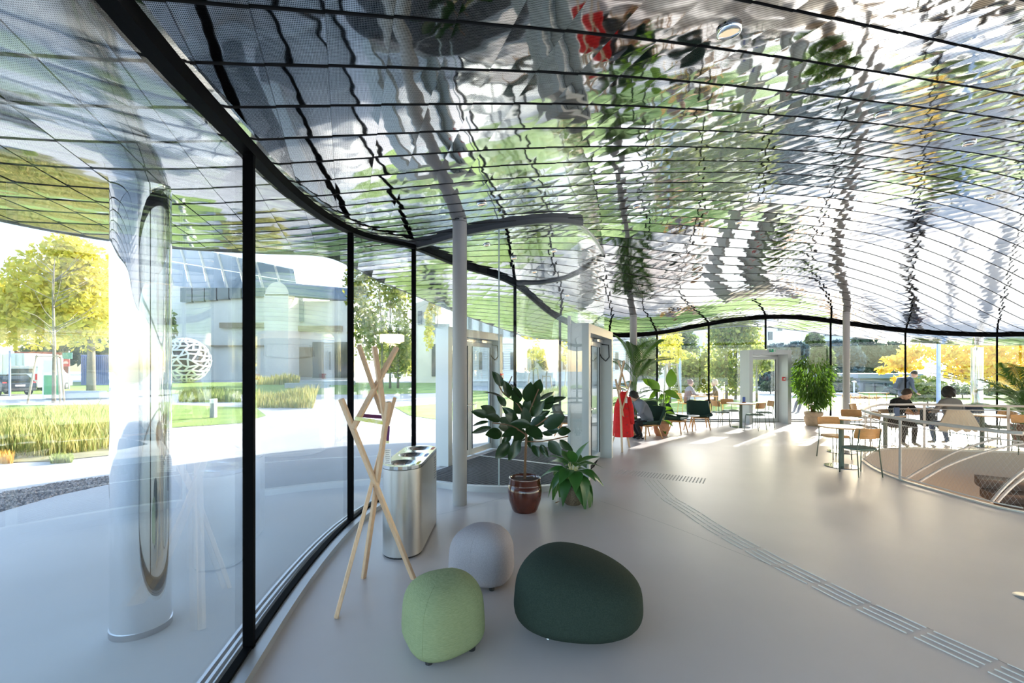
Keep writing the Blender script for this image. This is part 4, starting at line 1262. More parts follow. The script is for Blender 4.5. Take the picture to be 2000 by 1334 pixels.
for k in range(30):
    a = k * 2.4 + rng.uniform(-.2, .2); lv = k / 30
    z0 = 0.30 + 0.26 * lv; el = -0.35 + 1.5 * lv * lv + rng.uniform(-.15, .2)
    rr = 0.05 + 0.09 * (1 - lv)
    base = Vector((rr * math.cos(a), rr * math.sin(a), z0 + rng.uniform(-.02, .03)))
    dv = Vector((math.cos(a) * math.cos(el), math.sin(a) * math.cos(el), math.sin(el)))
    put('leaf', ag_me[0 if lv < 0.8 else 2] if lv > 0.35 else ag_me[1], ag, base, dv, (0, 0, 1), rng.uniform(0.27, 0.36), rng.uniform(-.3, .3))
    stem.tube([(0.02 * math.cos(a), 0.02 * math.sin(a), 0.23), (0.04 * math.cos(a), 0.04 * math.sin(a), z0 - 0.06), base], 0.006, 6)
stem.build('stems', PALE, ag, True)
o = put('dry_leaf', leaf_mesh('dry_leaf', 1.0, 0.5, mat('dry_leaf', (0.20, 0.07, 0.03), 0.8), -0.4, 0.5), None, (*fl(1083, 984), 0.006), (1, 0.1, 0), (0, 0, 1), 0.07)
tag(o, 'small dry brown leaf lying on the floor between the two pots', 'leaf')

# palms
def frond_mesh(name, L, m, n=22, lw=0.030, ll=0.34, arch=0.55, rachm=None):
    mb = MB()
    pts = []
    for i in range(n + 1):
        q = i / n
        pts.append(Vector((0, L * q * (1 - 0.18 * q), L * (0.10 * q - arch * q * q * 0.6))))
    mb.tube(pts, [0.008 * (1 - 0.8 * i / n) + 0.001 for i in range(n + 1)], 5, mi=1)
    for i in range(3, n + 1):
        q = i / n
        l = ll * (math.sin(PI * (0.15 + 0.80 * q)) ** 0.8)
        t = (pts[i] - pts[i - 1]).normalized()
        for s in (-1, 1):
            d = (Vector((s, 0, 0)) * 0.85 + t * 0.65 + Vector((0, 0, 0.22))).normalized()
            wv = t * lw / 2
            b = pts[i]; m1 = b + d * l * 0.5; e = b + d * l + Vector((0, 0, -0.28 * l))
            mb.add([b - wv * 0.4, m1 - wv, e, m1 + wv, b + wv * 0.4], [(0, 1, 2, 3, 4)] if s < 0 else [(4, 3, 2, 1, 0)], 0)
    me = bpy.data.meshes.new(name); me.from_pydata(mb.v, [], mb.f); me.materials.append(m); me.materials.append(rachm or m)
    me.polygons.foreach_set('material_index', mb.m); me.update()
    return me
PALM1 = leafmat('palm_leaf', (0.012, 0.045, 0.010), (0.035, 0.10, 0.018), 0.28, 0.4, (0.12, 0.26, 0.03))
PSTEM = mat('palm_stem', (0.16, 0.24, 0.08), 0.6)
TERRA = mat('terracotta', (0.42, 0.19, 0.10), 0.7, var=0.18, vscale=10, bump=0.2, bscale=25)
def palm(name, label, loc, fronds, potprof, potm, mes, seed, soil):
    r = random.Random(seed)
    t = thing(name, label, 'plant', loc)
    pot(t, potprof, potm, soil[0], soil[1], 28)
    stm = MB()
    for (az, z0, el, L_) in fronds:
        base = Vector((0.06 * math.cos(az), 0.06 * math.sin(az), z0))
        stm.tube([(0.05 * math.cos(az), 0.05 * math.sin(az), soil[1]), base * 0.5 + Vector((0, 0, z0 * 0.3)), base], [0.016, 0.012, 0.009], 6)
        put('frond', mes[r.randrange(len(mes))], t, base, (math.cos(az) * math.cos(el), math.sin(az) * math.cos(el), math.sin(el)), (0, 0, 1), L_, r.uniform(-.25, .25))
    stm.build('stems', PSTEM, t, True)
    return t
kent = [frond_mesh('frond', 1.0, PALM1, 24, 0.036, 0.44, 0.8, PSTEM), frond_mesh('frond', 1.0, PALM1, 23, 0.036, 0.40, 0.45, PSTEM)]
rp2 = random.Random(4)
PP = [(0.16, 0.0), (0.2, 0.2), (0.21, 0.38), (0.19, 0.40), (0.18, 0.34)]
palm('palm', 'tall feathery palm behind the woman in grey by the far column', (xat(1240, 12.12), 12.12, 0),
     [(2.6, 1.75, 1.3, 1.25), (0.4, 1.75, 1.25, 1.25), (3.3, 1.55, 0.95, 1.05), (-0.2, 1.55, 0.95, 1.1), (1.3, 1.65, 1.35, 1.1), (-1.3, 1.45, 1.05, 0.9), (1.9, 1.2, 0.6, 0.85), (3.0, 1.1, 0.5, 0.9), (0.2, 1.1, 0.45, 0.9), (0.9, 1.0, 0.4, 0.8),
      (3.2, 0.85, 0.35, 0.75), (0.1, 0.85, 0.3, 0.8), (2.2, 0.9, 0.5, 0.7), (1.0, 0.9, 0.5, 0.7), (2.8, 0.8, 0.3, 0.7)], PP, TERRA, kent, 5, (0.18, 0.36))
areca = [frond_mesh('frond', 1.0, PALM1, 32, 0.022, 0.34, 0.75, PSTEM), frond_mesh('frond', 1.0, PALM1, 30, 0.022, 0.32, 0.45, PSTEM)]
fr = []
for k in range(30):
    fr.append((k * 2.4, 0.55 + 0.75 * rp2.random(), 0.25 + 0.95 * rp2.random(), 0.85 + 0.45 * rp2.random()))
palm('palm', 'dense dark feathery palm in a pot at the right edge', (*fl(2000, 862), 0), fr, [(0.18, 0.0), (0.24, 0.2), (0.25, 0.42), (0.23, 0.44), (0.22, 0.38)], mat('pot_brown', (0.16, 0.075, 0.045), 0.6), areca, 6, (0.22, 0.40))

# big paddle leaved plant in the faceted terracotta pot
bx_, by_ = fl(1292, 851)
BIG = leafmat('paddle_leaf', (0.020, 0.065, 0.014), (0.045, 0.13, 0.02), 0.35, 0.35, (0.25, 0.50, 0.03))
bl = thing('paddle_leaf_plant', 'plant with broad paddle leaves in a faceted terracotta pot', 'plant', (bx_, by_, 0))
mb = MB(); mb.lathe([(0.14, 0.0), (0.185, 0.08), (0.215, 0.22), (0.205, 0.34), (0.17, 0.40), (0.15, 0.395), (0.15, 0.34)], 9, cap=False); mb.build('pot', TERRA, bl)
MB().lathe([(0.155, 0.36), (0.0, 0.37)], 12, cap=False).build('soil', SOIL, bl)
def bp__(px, py, dy=0.0):
    p = pt(px, py, by_ + dy); return Vector((p.x - bx_, p.y - by_, p.z))
bme = [leaf_mesh('leaf', 1.0, 0.58, BIG, 0.25, 0.15), leaf_mesh('leaf', 1.0, 0.5, BIG, 0.6, 0.2)]
stm = MB()
for (px, py, sz, dv, up, k, dy) in [(1308, 757, 0.52, (0.15, -0.1, 1), (0.1, -1, 0.3), 0, 0), (1288, 765, 0.48, (-0.6, -0.2, 0.7), (0, -1, 0.4), 0, 0.05), (1297, 764, 0.46, (0.8, -0.3, -0.25), (0.1, -0.8, 0.8), 0, -0.1), (1276, 754, 0.34, (-0.6, 0.1, 0.5), (0, -1, 0.3), 0, 0.1),
                                    (1279, 762, 0.33, (-0.2, 0.1, -1), (0.2, -1, 0), 1, 0.05), (1302, 764, 0.36, (0.3, 0.2, -0.9), (-0.1, -1, 0.1), 1, 0.15), (1292, 768, 0.28, (0.1, 0.2, -1), (0.1, -1, 0.1), 1, 0.1),
                                    (1294, 800, 0.26, (0.8, -0.3, 0.3), (0, -0.6, 0.8), 0, -0.1), (1300, 806, 0.30, (0.9, -0.2, -0.05), (0, -0.5, 0.9), 0, -0.05), (1288, 812, 0.24, (-0.5, -0.6, 0.3), (0, -0.5, 0.9), 1, -0.1), (1296, 822, 0.26, (0.7, -0.6, 0.0), (0, -0.5, 0.9), 1, -0.1), (1286, 800, 0.22, (-0.7, -0.2, 0.5), (0, -1, 0.5), 0, 0),
                                    (1292, 835, 0.24, (0.2, -0.9, -0.1), (0, -0.2, 1), 1, -0.05), (1299, 788, 0.22, (0.5, 0, 0.8), (0, -1, 0.5), 0, 0)]:
    b = bp__(px, py, dy); put('leaf', bme[k], bl, b, dv, up, sz)
    stm.tube([(rng.uniform(-.05, .05), rng.uniform(-.05, .05), 0.36), b * 0.5 + Vector((0, 0, b.z * 0.15)), b], 0.010, 6)
stm.build('stems', PSTEM, bl, True)

# bushy narrow leaved plant beside the exit door
fx, fy = fl(1589, 831)
fi = thing('bushy_fig', 'tall bushy plant of narrow hanging leaves in a pale pot by the exit door', 'plant', (fx, fy, 0))
pot(fi, [(0.20, 0.0), (0.22, 0.03), (0.255, 0.16), (0.26, 0.26), (0.235, 0.30), (0.26, 0.36), (0.26, 0.43), (0.245, 0.44), (0.235, 0.40)], mat('sandy_pot', (0.42, 0.30, 0.20), 0.75, var=0.12, vscale=14), 0.235, 0.40)
FIG = leafmat('fig_leaf', (0.010, 0.035, 0.006), (0.035, 0.10, 0.012), 0.30, 0.35, (0.16, 0.32, 0.02))
mb = MB()
rf = random.Random(9)
for k in range(2100):
    lobe = rf.choice([(-0.30, 0.0, 1.55, 0.34, 0.72), (0.30, 0.05, 1.50, 0.36, 0.70), (0.0, 0.0, 1.10, 0.56, 0.50), (0.05, -0.1, 0.90, 0.40, 0.42)])
    u = rf.random() ** 0.38 * rf.uniform(0.85, 1.12); a = rf.random() * 2 * PI; s = rf.uniform(-1, 1); c = math.sqrt(1 - s * s)
    p = Vector((lobe[0] + lobe[3] * u * c * math.cos(a), lobe[1] + lobe[3] * 0.8 * u * c * math.sin(a), lobe[2] + lobe[4] * u * s))
    d = Vector((p.x * 0.9 + rf.uniform(-.3, .3), p.y + rf.uniform(-.4, .4), -0.75 + rf.uniform(-.3, .5))).normalized()
    L_ = rf.uniform(0.12, 0.21); w = 0.042
    x = d.cross(Vector((rf.uniform(-1, 1), rf.uniform(-1, 1), 0.3))).normalized() * w / 2
    nrm = x.cross(d).normalized() * 0.012
    mb.add([p, p + d * L_ * 0.4 - x + nrm, p + d * L_, p + d * L_ * 0.4 + x + nrm], [(0, 1, 2, 3)])
mb.build('foliage', FIG, fi, kind='stuff')
mb = MB()
for (tx, ty) in ((-0.3, 0.05), (0.3, 0.1), (0.02, -0.05), (-0.1, 0.1)):
    mb.tube([(tx * 0.15, ty * 0.2, 0.38), (tx * 0.5, ty * 0.5, 1.0), (tx, ty, 1.9)], [0.02, 0.014, 0.006], 6)
mb.build('stems', BARK, fi, True)
# ------------------------------------------------------------------ people
SKIN = mat('skin', (0.55, 0.33, 0.24), 0.55)
def head_mesh(skinm, hair_shape, s=1.0):
    """head centred at the base of the skull, facing +y, ~0.23 m tall; returns list of (verts, faces)"""
    nu, nv = 28, 22
    rows_ = []
    for i in range(nv + 1):
        w = -PI / 2 + PI * i / nv
        row = []
        for k in range(nu):
            a = 2 * PI * k / nu
            cx_, sy_ = math.cos(w) * math.sin(a), math.cos(w) * math.cos(a)
            z = math.sin(w)
            x = 0.074 * cx_; y = 0.095 * sy_; zz = 0.115 * z
            if z < 0:                       # jaw narrows and comes forward
                x *= 1 - 0.28 * (-z); y = y * (1 - 0.16 * (-z)) + 0.022 * (-z)
            f = max(0.0, math.cos(a)) ** 14
            if sy_ > 0:
                y += 0.020 * f * math.exp(-((zz + 0.012) / 0.022) ** 2)      # nose
                y -= 0.007 * math.exp(-((abs(x) - 0.030) / 0.014) ** 2) * math.exp(-((zz - 0.012) / 0.013) ** 2)   # eye sockets
                y += 0.006 * f * math.exp(-((zz + 0.052) / 0.008) ** 2)      # lips
                y += 0.008 * f * math.exp(-((zz + 0.095) / 0.016) ** 2)      # chin
            row.append((x * s, y * s, (zz + 0.115) * s))
        rows_.append(row)
    return rows_
def person(name, label, loc, rz, J, rad, bones, mats, bone_mat, head, hair, hands, group=None, headdir=(0, 1, 0), headup=(0, 0, 1), hs=1.0, hairm=None, cat='person'):
    t = thing(name, label, cat, loc, rz, group)
    keys = list(J.keys())
    me = bpy.data.meshes.new('skeleton')
    me.from_pydata([J[k] for k in keys], [(keys.index(a), keys.index(b)) for a, b in bones], [])
    o = bpy.data.objects.new('skeleton', me); COL.objects.link(o)
    o.modifiers.new('skin', 'SKIN'); sm = o.modifiers.new('sub', 'SUBSURF'); sm.levels = 2; sm.render_levels = 2
    for i, k in enumerate(keys):
        r = rad[k]; r = r if hasattr(r, '__len__') else (r, r)
        me.skin_vertices[0].data[i].radius = r
        me.skin_vertices[0].data[i].use_root = (k == 'pelvis')
    dg = bpy.context.evaluated_depsgraph_get(); dg.update()
    bm_ = bpy.data.meshes.new_from_object(o.evaluated_get(dg))
    bpy.data.objects.remove(o)
    V = [Vector(v.co) for v in bm_.vertices]; F = [list(p.vertices) for p in bm_.polygons]
    bpy.data.meshes.remove(bm_)
    ml = []
    for f in F:
        c = sum((V[i] for i in f), Vector()) / len(f)
        best = None
        for bi, (a, b) in enumerate(bones):
            A = Vector(J[a]); B = Vector(J[b]); d = B - A; q = max(0, min(1, (c - A).dot(d) / max(1e-9, d.dot(d))))
            ds = (A + d * q - c).length / max(0.03, (rad[a] if not hasattr(rad[a], '__len__') else rad[a][0]) * (1 - q) + (rad[b] if not hasattr(rad[b], '__len__') else rad[b][0]) * q)
            if best is None or ds < best[0]: best = (ds, bi)
        ml.append(bone_mat[bones[best[1]]])
    mb = MB(); mb.v = [tuple(v) for v in V]; mb.f = F; mb.m = ml
    # head
    hy = Vector(headdir).normalized(); hx = hy.cross(Vector(headup)).normalized(); hz = hx.cross(hy)
    HM = Matrix((hx, hy, hz)).transposed()
    hb = Vector(head)
    rows_ = [[hb + HM @ Vector(p) for p in r_] for r_ in head_mesh(None, None, hs)]
    mb.grid(rows_, 0, closed_u=True)
    def H(p): return hb + HM @ (Vector(p) * hs)
    for s in (-1, 1):
        mb.lathe([(0.001, -0.03), (0.014, -0.018), (0.018, 0.0), (0.016, 0.018), (0.001, 0.03)], 8, H((s * 0.077, -0.005, 0.105)), 0, 0.4 * hs, 1.0 * hs)
        mb.lathe([(0.001, -0.006), (0.007, -0.003), (0.008, 0), (0.007, 0.003), (0.001, 0.006)], 8, H((s * 0.029, 0.083, 0.128)), 3)
        mb.box(H((s * 0.029, 0.090, 0.143)), (0.03 * hs, 0.006, 0.006), 0, 3, HM)
    mb.box(H((0, 0.094, 0.064)), (0.04 * hs, 0.006, 0.006), 0, 4, HM)
    # hands: palm and five fingers
    for (wk, dv, pn_, curl) in hands:
        w = Vector(J[wk]); d = Vector(dv).normalized(); n = Vector(pn_).normalized(); sv = d.cross(n).normalized()
        pc = [w - d * 0.01, w + d * 0.03, w + d * 0.065, w + d * 0.085]
        vs = []
        for q, (p, wd) in enumerate(zip(pc, (0.026, 0.036, 0.042, 0.038))):
            for k in range(10):
                a = 2 * PI * k / 10; vs.append(p + sv * wd * math.cos(a) + n * 0.014 * math.sin(a))
        mb.grid([vs[i * 10:(i + 1) * 10] for i in range(4)], 0, closed_u=True)
        for q, (off, L_) in enumerate(((-0.030, 0.060), (-0.010, 0.074), (0.010, 0.078), (0.029, 0.068))):
            b = w + d * 0.078 + sv * off
            k1 = b + (d * math.cos(curl * 0.5) - n * math.sin(curl * 0.5)) * L_ * 0.5
            k2 = k1 + (d * math.cos(curl) - n * math.sin(curl)) * L_ * 0.3
            k3 = k2 + (d * math.cos(curl * 1.5) - n * math.sin(curl * 1.5)) * L_ * 0.25
            mb.tube([b, k1, k2, k3], [0.0095, 0.009, 0.008, 0.006], 6)
        b = w + d * 0.025 - sv * 0.03
        mb.tube([b, b + d * 0.03 - sv * 0.022 - n * 0.01, b + d * 0.058 - sv * 0.022 - n * 0.02], [0.012, 0.010, 0.007], 6)
    body = mb.build('body', mats, t, True)
    # hair cap: shell over the skull
    hm = hairm or mat('dark_hair', (0.012, 0.009, 0.008), 0.6, bump=0.4, bscale=120)
    nu, nv = 32, 20
    rr = random.Random(2)
    rows_ = []
    for i in range(nv + 1):
        w = PI / 2 - hair['cover'] * i / nv
        row = []
        for k in range(nu):
            a = 2 * PI * k / nu
            fr_ = max(0.0, math.cos(a)) ** 1.5          # keep the face free
            ww = PI / 2 - (PI / 2 - w) * (1 - hair['front'] * fr_)
            x = math.cos(ww) * math.sin(a); y = math.cos(ww) * math.cos(a); z = math.sin(ww)
            g = 1 + hair['vol'] * (1 + 0.35 * math.sin(5 * a + i * 0.7) * hair.get('curl', 0.3))
            row.append(H((0.078 * g * x, 0.098 * g * y - 0.006, 0.117 * g * z + 0.118)))
        rows_.append(row)
    hmb = MB(); hmb.grid(rows_, 0, closed_u=True)
    if hair.get('bun'):
        hmb.lathe([(0.001, -0.035), (0.03, -0.02), (0.038, 0), (0.03, 0.02), (0.001, 0.035)], 14, H(hair['bun']))
    if hair.get('beard'):
        pass
    hmb.build('hair', hm, t, True)
    return t

BONES = [('pelvis', 'spine'), ('spine', 'chest'), ('chest', 'neck'), ('neck', 'headb'),
         ('chest', 'shl'), ('shl', 'ell'), ('ell', 'wrl'), ('chest', 'shr'), ('shr', 'elr'), ('elr', 'wrr'),
         ('pelvis', 'hil'), ('hil', 'knl'), ('knl', 'anl'), ('anl', 'tol'), ('pelvis', 'hir'), ('hir', 'knr'), ('knr', 'anr'), ('anr', 'tor')]
RAD = dict(pelvis=(0.16, 0.13), spine=(0.145, 0.115), chest=(0.165, 0.12), neck=0.058, headb=0.052, shl=0.075, shr=0.075, ell=0.052, elr=0.052, wrl=0.034, wrr=0.034,
           hil=0.105, hir=0.105, knl=0.068, knr=0.068, anl=0.046, anr=0.046, tol=(0.042, 0.03), tor=(0.042, 0.03))
def bm(**k):
    """material index per bone: 0 skin 1 top 2 trousers 3 eyes/dark 4 lips 5 shoes"""
    d = {b: 1 for b in BONES}
    d[('neck', 'headb')] = 0; d[('chest', 'neck')] = 1
    for s in 'lr':
        d[('pelvis', 'hi' + s)] = 2; d[('hi' + s, 'kn' + s)] = 2; d[('kn' + s, 'an' + s)] = 2; d[('an' + s, 'to' + s)] = 5
    d.update(k.get('over', {}))
    return d
EYE = mat('eye_dark', (0.015, 0.01, 0.01), 0.3); LIP = mat('lips', (0.38, 0.15, 0.13), 0.5)
BLACKW = mat('black_knit', (0.008, 0.008, 0.009), 0.9, bump=0.2, bscale=120); CHAR = mat('charcoal_trousers', (0.028, 0.024, 0.024), 0.9); GREYK = mat('grey_knit', (0.17, 0.18, 0.21), 0.95, bump=0.3, bscale=120)
SNEAK = mat('beige_sneaker', (0.42, 0.36, 0.27), 0.7); BSHOE = mat('black_shoe', (0.012, 0.012, 0.013), 0.4); TAUPE = mat('taupe_knit', (0.20, 0.185, 0.175), 0.95); JEANS = mat('blue_jeans', (0.10, 0.14, 0.22), 0.85)

# man reading at the table, facing the viewer
def sitting(lean=0.12, knee=0.14, foot=0.30, armz=0.74, handx=0.10, handy=0.40, elx=0.28, ely=0.20, zf=0.0):
    return dict(pelvis=(0, 0.0, 0.50), spine=(0, lean * 0.3, 0.72), chest=(0, lean, 0.97), neck=(0, lean + 0.05, 1.10), headb=(0, lean + 0.085, 1.16),
                shl=(-0.175, lean + 0.02, 1.02), ell=(-elx, lean + ely - 0.05, 0.80), wrl=(-handx, handy, armz),
                shr=(0.175, lean + 0.02, 1.02), elr=(elx, lean + ely - 0.05, 0.80), wrr=(handx, handy, armz),
                hil=(-0.09, 0.04, 0.49), knl=(-knee, 0.42, 0.50), anl=(-knee, foot + 0.12, 0.08 + zf), tol=(-knee - 0.02, foot + 0.28, 0.04 + zf),
                hir=(0.09, 0.04, 0.49), knr=(knee, 0.42, 0.50), anr=(knee, foot + 0.12, 0.08 + zf), tor=(knee + 0.02, foot + 0.28, 0.04 + zf))
mx_, my_ = xat(1745, 10.80), 10.80
man = person('person', 'man in a black sweater bent over reading at a table', (mx_, my_, 0), PI + 0.05,
             sitting(lean=0.17, knee=0.13, foot=0.26, armz=0.80, handx=0.12, handy=0.44, elx=0.31, ely=0.12), RAD, BONES, [SKIN, BLACKW, CHAR, EYE, LIP, SNEAK], bm(),
             (0, 0.27, 1.10), dict(cover=1.75, front=0.52, vol=0.10, curl=0.3), [('wrl', (0.5, 0.6, -0.1), (0.3, -0.2, 1), 0.7), ('wrr', (-0.5, 0.6, -0.1), (-0.3, -0.2, 1), 0.7)],
             headdir=(0, 1, -0.75), headup=(0, 0.6, 1), hs=1.08, hairm=mat('brown_hair', (0.035, 0.017, 0.010), 0.6, bump=0.4, bscale=120))
bk = thing('book', 'blue book held open by the reading man', 'book', (xat(1752, 10.05), 10.06, 0.745), 0.1)
MB().box((0, 0, 0.09), (0.13, 0.02, 0.19)).build('cover', mat('book_blue', (0.06, 0.09, 0.17), 0.6), bk, bevel=0.003)
MB().box((0, 0.012, 0.09), (0.12, 0.012, 0.18)).build('pages', WHITE, bk)
cup = thing('cup', 'white cup in front of the reading man', 'cup', (xat(1742, 10.02), 10.02, 0.739))
MB().lathe([(0.025, 0.0), (0.038, 0.03), (0.042, 0.075), (0.038, 0.072), (0.03, 0.02)], 20, cap=False).build('bowl', WHITE, cup, True)
MB().tube([(0.04, 0, 0.06), (0.062, 0, 0.055), (0.06, 0, 0.03), (0.036, 0, 0.022)], 0.005, 6).build('handle', WHITE, cup, True)

# woman with her back to us
wx, wy = fl(1862, 873)
wom = person('person', 'woman with short dark hair and taupe top seated with her back to us', (wx, wy, 0.0), -0.05,
             sitting(lean=0.06, knee=0.14, foot=0.20, armz=0.76, handx=0.10, handy=0.42, elx=0.30, ely=0.10), RAD, BONES, [SKIN, TAUPE, JEANS, EYE, LIP, SNEAK], bm(),
             (0, 0.10, 1.10), dict(cover=2.25, front=0.55, vol=0.34, curl=1.0), [('wrl', (0.3, 0.8, 0), (0, 0, 1), 0.4), ('wrr', (-0.3, 0.8, 0), (0, 0, 1), 0.4)], headdir=(0, 1, -0.2), hs=1.05)
CREAM = mat('cream_wool', (0.55, 0.45, 0.34), 0.9, bump=0.3, bscale=30)
ct = thing('cream_coat', 'cream coat spread over the chair back behind the woman', 'coat', (wx, wy - 0.20, 0), -0.05)
rows_ = []
for i in range(14):
    q = i / 13; z = 0.86 - 0.42 * q
    w = 0.22 + 0.26 * q ** 0.8
    rows_.append([(w * (-1 + 2 * k / 20), -0.02 - 0.05 * q + 0.10 * (abs(-1 + 2 * k / 20)) ** 2 * 1.0 + 0.022 * math.sin(k * 1.9) * q, z - 0.07 * q * abs(math.sin(k * 0.7))) for k in range(21)])
back = [[(p[0], p[1] + 0.03, p[2]) for p in r_] for r_ in rows_]
mb = MB(); mb.grid(rows_ + back[::-1] + [rows_[0]]); mb.build('cloth', CREAM, ct, True)

# woman in grey in the lounge chair, in profile to the left
gx, gy = xat(1268, 11.7), 11.72
J = sitting(lean=0.27, zf=0.08, knee=0.08, foot=0.14, armz=0.70, handx=0.06, handy=0.36, elx=0.25, ely=0.14)
wg = person('person', 'woman in a grey sweater and black trousers sitting bent forward beside the red coat', (gx, gy, -0.10), face(-0.92, -0.25),
            J, dict(RAD, spine=(0.19, 0.16), chest=(0.20, 0.15), pelvis=(0.20, 0.17)), BONES, [SKIN, GREYK, mat('black_trousers', (0.010, 0.010, 0.011), 0.85), EYE, LIP, BSHOE], bm(),
            (0, 0.37, 1.08), dict(cover=2.05, front=0.50, vol=0.22, curl=0.8), [('wrl', (0.4, 0.8, -0.1), (0, 0, 1), 0.5), ('wrr', (-0.4, 0.8, -0.1), (0, 0, 1), 0.5)], headdir=(0, 1, -0.65), headup=(0, 0.5, 1), hs=1.05)
hl = MB()
for s in (-1, 1): hl.box((s * 0.085, 0.235, 0.11), (0.05, 0.05, 0.06))
hl.build('shoe_heel', BSHOE, wg, bevel=0.005)

# people outside
LILAC = mat('lilac_grey_jacket', (0.20, 0.18, 0.20), 0.9); OLIVE = mat('olive_jacket', (0.17, 0.16, 0.11), 0.9); NAVY = mat('slate_blue_jacket', (0.07, 0.09, 0.15), 0.85)
o1x, o1y = xat(1340, 18.0), 18.0
wo1 = person('person', 'woman with a red hair bun in a grey jacket seated outside the far glass', (o1x, o1y, -0.02), face(0.95, 0.05), sitting(lean=0.12, handx=0.08, handy=0.48, elx=0.26, ely=0.18, armz=0.78), RAD, BONES,
             [SKIN, LILAC, CHAR, EYE, LIP, BSHOE], bm(), (0, 0.18, 1.12), dict(cover=1.9, front=0.5, vol=0.10, bun=(0, -0.10, 0.20)), [('wrl', (0.3, 0.8, 0), (0, 0, 1), 0.4), ('wrr', (-0.3, 0.8, 0), (0, 0, 1), 0.4)], hs=1.12, hairm=mat('auburn_hair', (0.16, 0.05, 0.025), 0.6))
wo2 = person('person', 'person with pale blond hair in an olive jacket seated outside beside the mullion', (xat(1400, 18.2), 18.2, -0.02), face(-0.9, 0.5), sitting(lean=0.04, handx=0.08, handy=0.40, elx=0.26, ely=0.10, armz=0.76), RAD, BONES,
             [SKIN, OLIVE, CHAR, EYE, LIP, BSHOE], bm(), (0, 0.08, 1.12), dict(cover=2.0, front=0.5, vol=0.18, curl=0.6), [('wrl', (0.3, 0.8, 0), (0, 0, 1), 0.4), ('wrr', (-0.3, 0.8, 0), (0, 0, 1), 0.4)], hs=1.1, hairm=mat('blond_hair', (0.60, 0.46, 0.30), 0.6))
stand = dict(pelvis=(0, 0, 0.95), spine=(0, 0.06, 1.16), chest=(0, 0.17, 1.38), neck=(0, 0.25, 1.50), headb=(0, 0.28, 1.55),
             shl=(-0.18, 0.18, 1.43), ell=(-0.22, 0.20, 1.14), wrl=(-0.18, 0.36, 0.96), shr=(0.18, 0.18, 1.43), elr=(0.22, 0.20, 1.14), wrr=(0.18, 0.36, 0.96),
             hil=(-0.09, 0, 0.92), knl=(-0.10, 0.12, 0.50), anl=(-0.10, 0.02, 0.08), tol=(-0.11, 0.18, 0.03), hir=(0.09, 0, 0.92), knr=(0.10, 0.0, 0.50), anr=(0.10, -0.26, 0.11), tor=(0.11, -0.12, 0.03))
mo_x, mo_y = xat(1762, 16.4), 16.4
mo = person('person', 'man with a rucksack in a slate blue jacket walking bent forward outside', (mo_x, mo_y, -0.03), face(0.95, -0.1), stand, RAD, BONES,
            [SKIN, NAVY, CHAR, EYE, LIP, BSHOE], bm(), (0, 0.36, 1.50), dict(cover=1.7, front=0.5, vol=0.08), [('wrl', (0, 0.6, -0.6), (0, -0.6, -0.6), 0.8), ('wrr', (0, 0.6, -0.6), (0, -0.6, -0.6), 0.8)], headdir=(0, 1, -0.35), headup=(0, 0.3, 1), hs=1.1,
            hairm=mat('grey_brown_hair', (0.06, 0.045, 0.04), 0.6))
rk = thing('rucksack', 'slate rucksack on the back of the walking man outside', 'backpack', (mo_x, mo_y, -0.03), face(0.95, -0.1))
mb = MB(); M_ = Matrix.Rotation(-0.30, 3, 'X'); mb.box((0, -0.06, 1.28), (0.32, 0.20, 0.46), 0, 0, M_); mb.build('pack_body', mat('slate_nylon', (0.06, 0.07, 0.10), 0.6), rk, bevel=0.07, smooth=True)
mb = MB(); mb.box((0, -0.19, 1.20), (0.24, 0.07, 0.22), 0, 0, M_); mb.build('front_pocket', mat('slate_nylon', (0.06, 0.07, 0.10), 0.6), rk, bevel=0.02)
mb = MB()
for s in (-1, 1): mb.tube([(s * 0.12, 0.02, 1.49), (s * 0.13, 0.16, 1.53), (s * 0.13, 0.30, 1.40), (s * 0.14, 0.22, 1.15), (s * 0.14, 0.05, 1.08)], 0.016, 6)
mb.build('strap', mat('strap_blue', (0.10, 0.16, 0.25), 0.6), rk, True)
leg_p = person('person', 'person in grey trousers seated outside, mostly hidden behind the bushy plant', (xat(1578, 18.3), 18.3, -0.03), face(-0.95, -0.2), sitting(lean=-0.04, knee=0.10, foot=0.45, handx=0.15, handy=0.25, armz=0.62), RAD, BONES,
               [SKIN, mat('pale_jacket', (0.45, 0.40, 0.40), 0.9), mat('grey_jeans', (0.20, 0.20, 0.23), 0.9), EYE, LIP, mat('grey_shoe', (0.30, 0.30, 0.31), 0.6)], bm(), (0, 0.0, 1.12), dict(cover=1.8, front=0.5, vol=0.1), [('wrl', (0, 0.8, -0.3), (0, 0, 1), 0.5), ('wrr', (0, 0.8, -0.3), (0, 0, 1), 0.5)], hs=1.1)
# ------------------------------------------------------------------ the ground outside
GZ = -0.03
def G_(px, py): return fl(px, py, GZ)
PAVE = mat('pale_concrete_paving', (0.50, 0.49, 0.48), 0.75, var=0.06, vscale=0.8, bump=0.1, bscale=4)
mb = MB()
big = [(-260, -60), (260, -60), (260, 420), (-260, 420)]
mb.poly(big, GZ, [WC])
g = mb.build('ground', PAVE); tag(g, 'pale concrete paving around the pavilion', kind='structure')
LAWN = mat('mown_lawn', (0.16, 0.26, 0.045), 0.9, col2=(0.27, 0.37, 0.08), vscale=0.9, bump=0.5, bscale=40)
def lawn(label, pts, z=0.012, m=LAWN, name='lawn'):
    o = MB().poly(pts, GZ + z).build(name, m); tag(o, label, kind='structure'); return o
lawn('sunlit lawn with the bollard, beyond the near left glass', [(-30, 14.2), G_(330, 836), G_(470, 827), G_(520, 812), G_(500, 797), G_(330, 790), (-30, 22.5)])
lawn('lawn strip in front of the white building', [(-60, 33), G_(330, 770), G_(700, 771), G_(850, 768), (-4.5, 58), (-60, 62)])
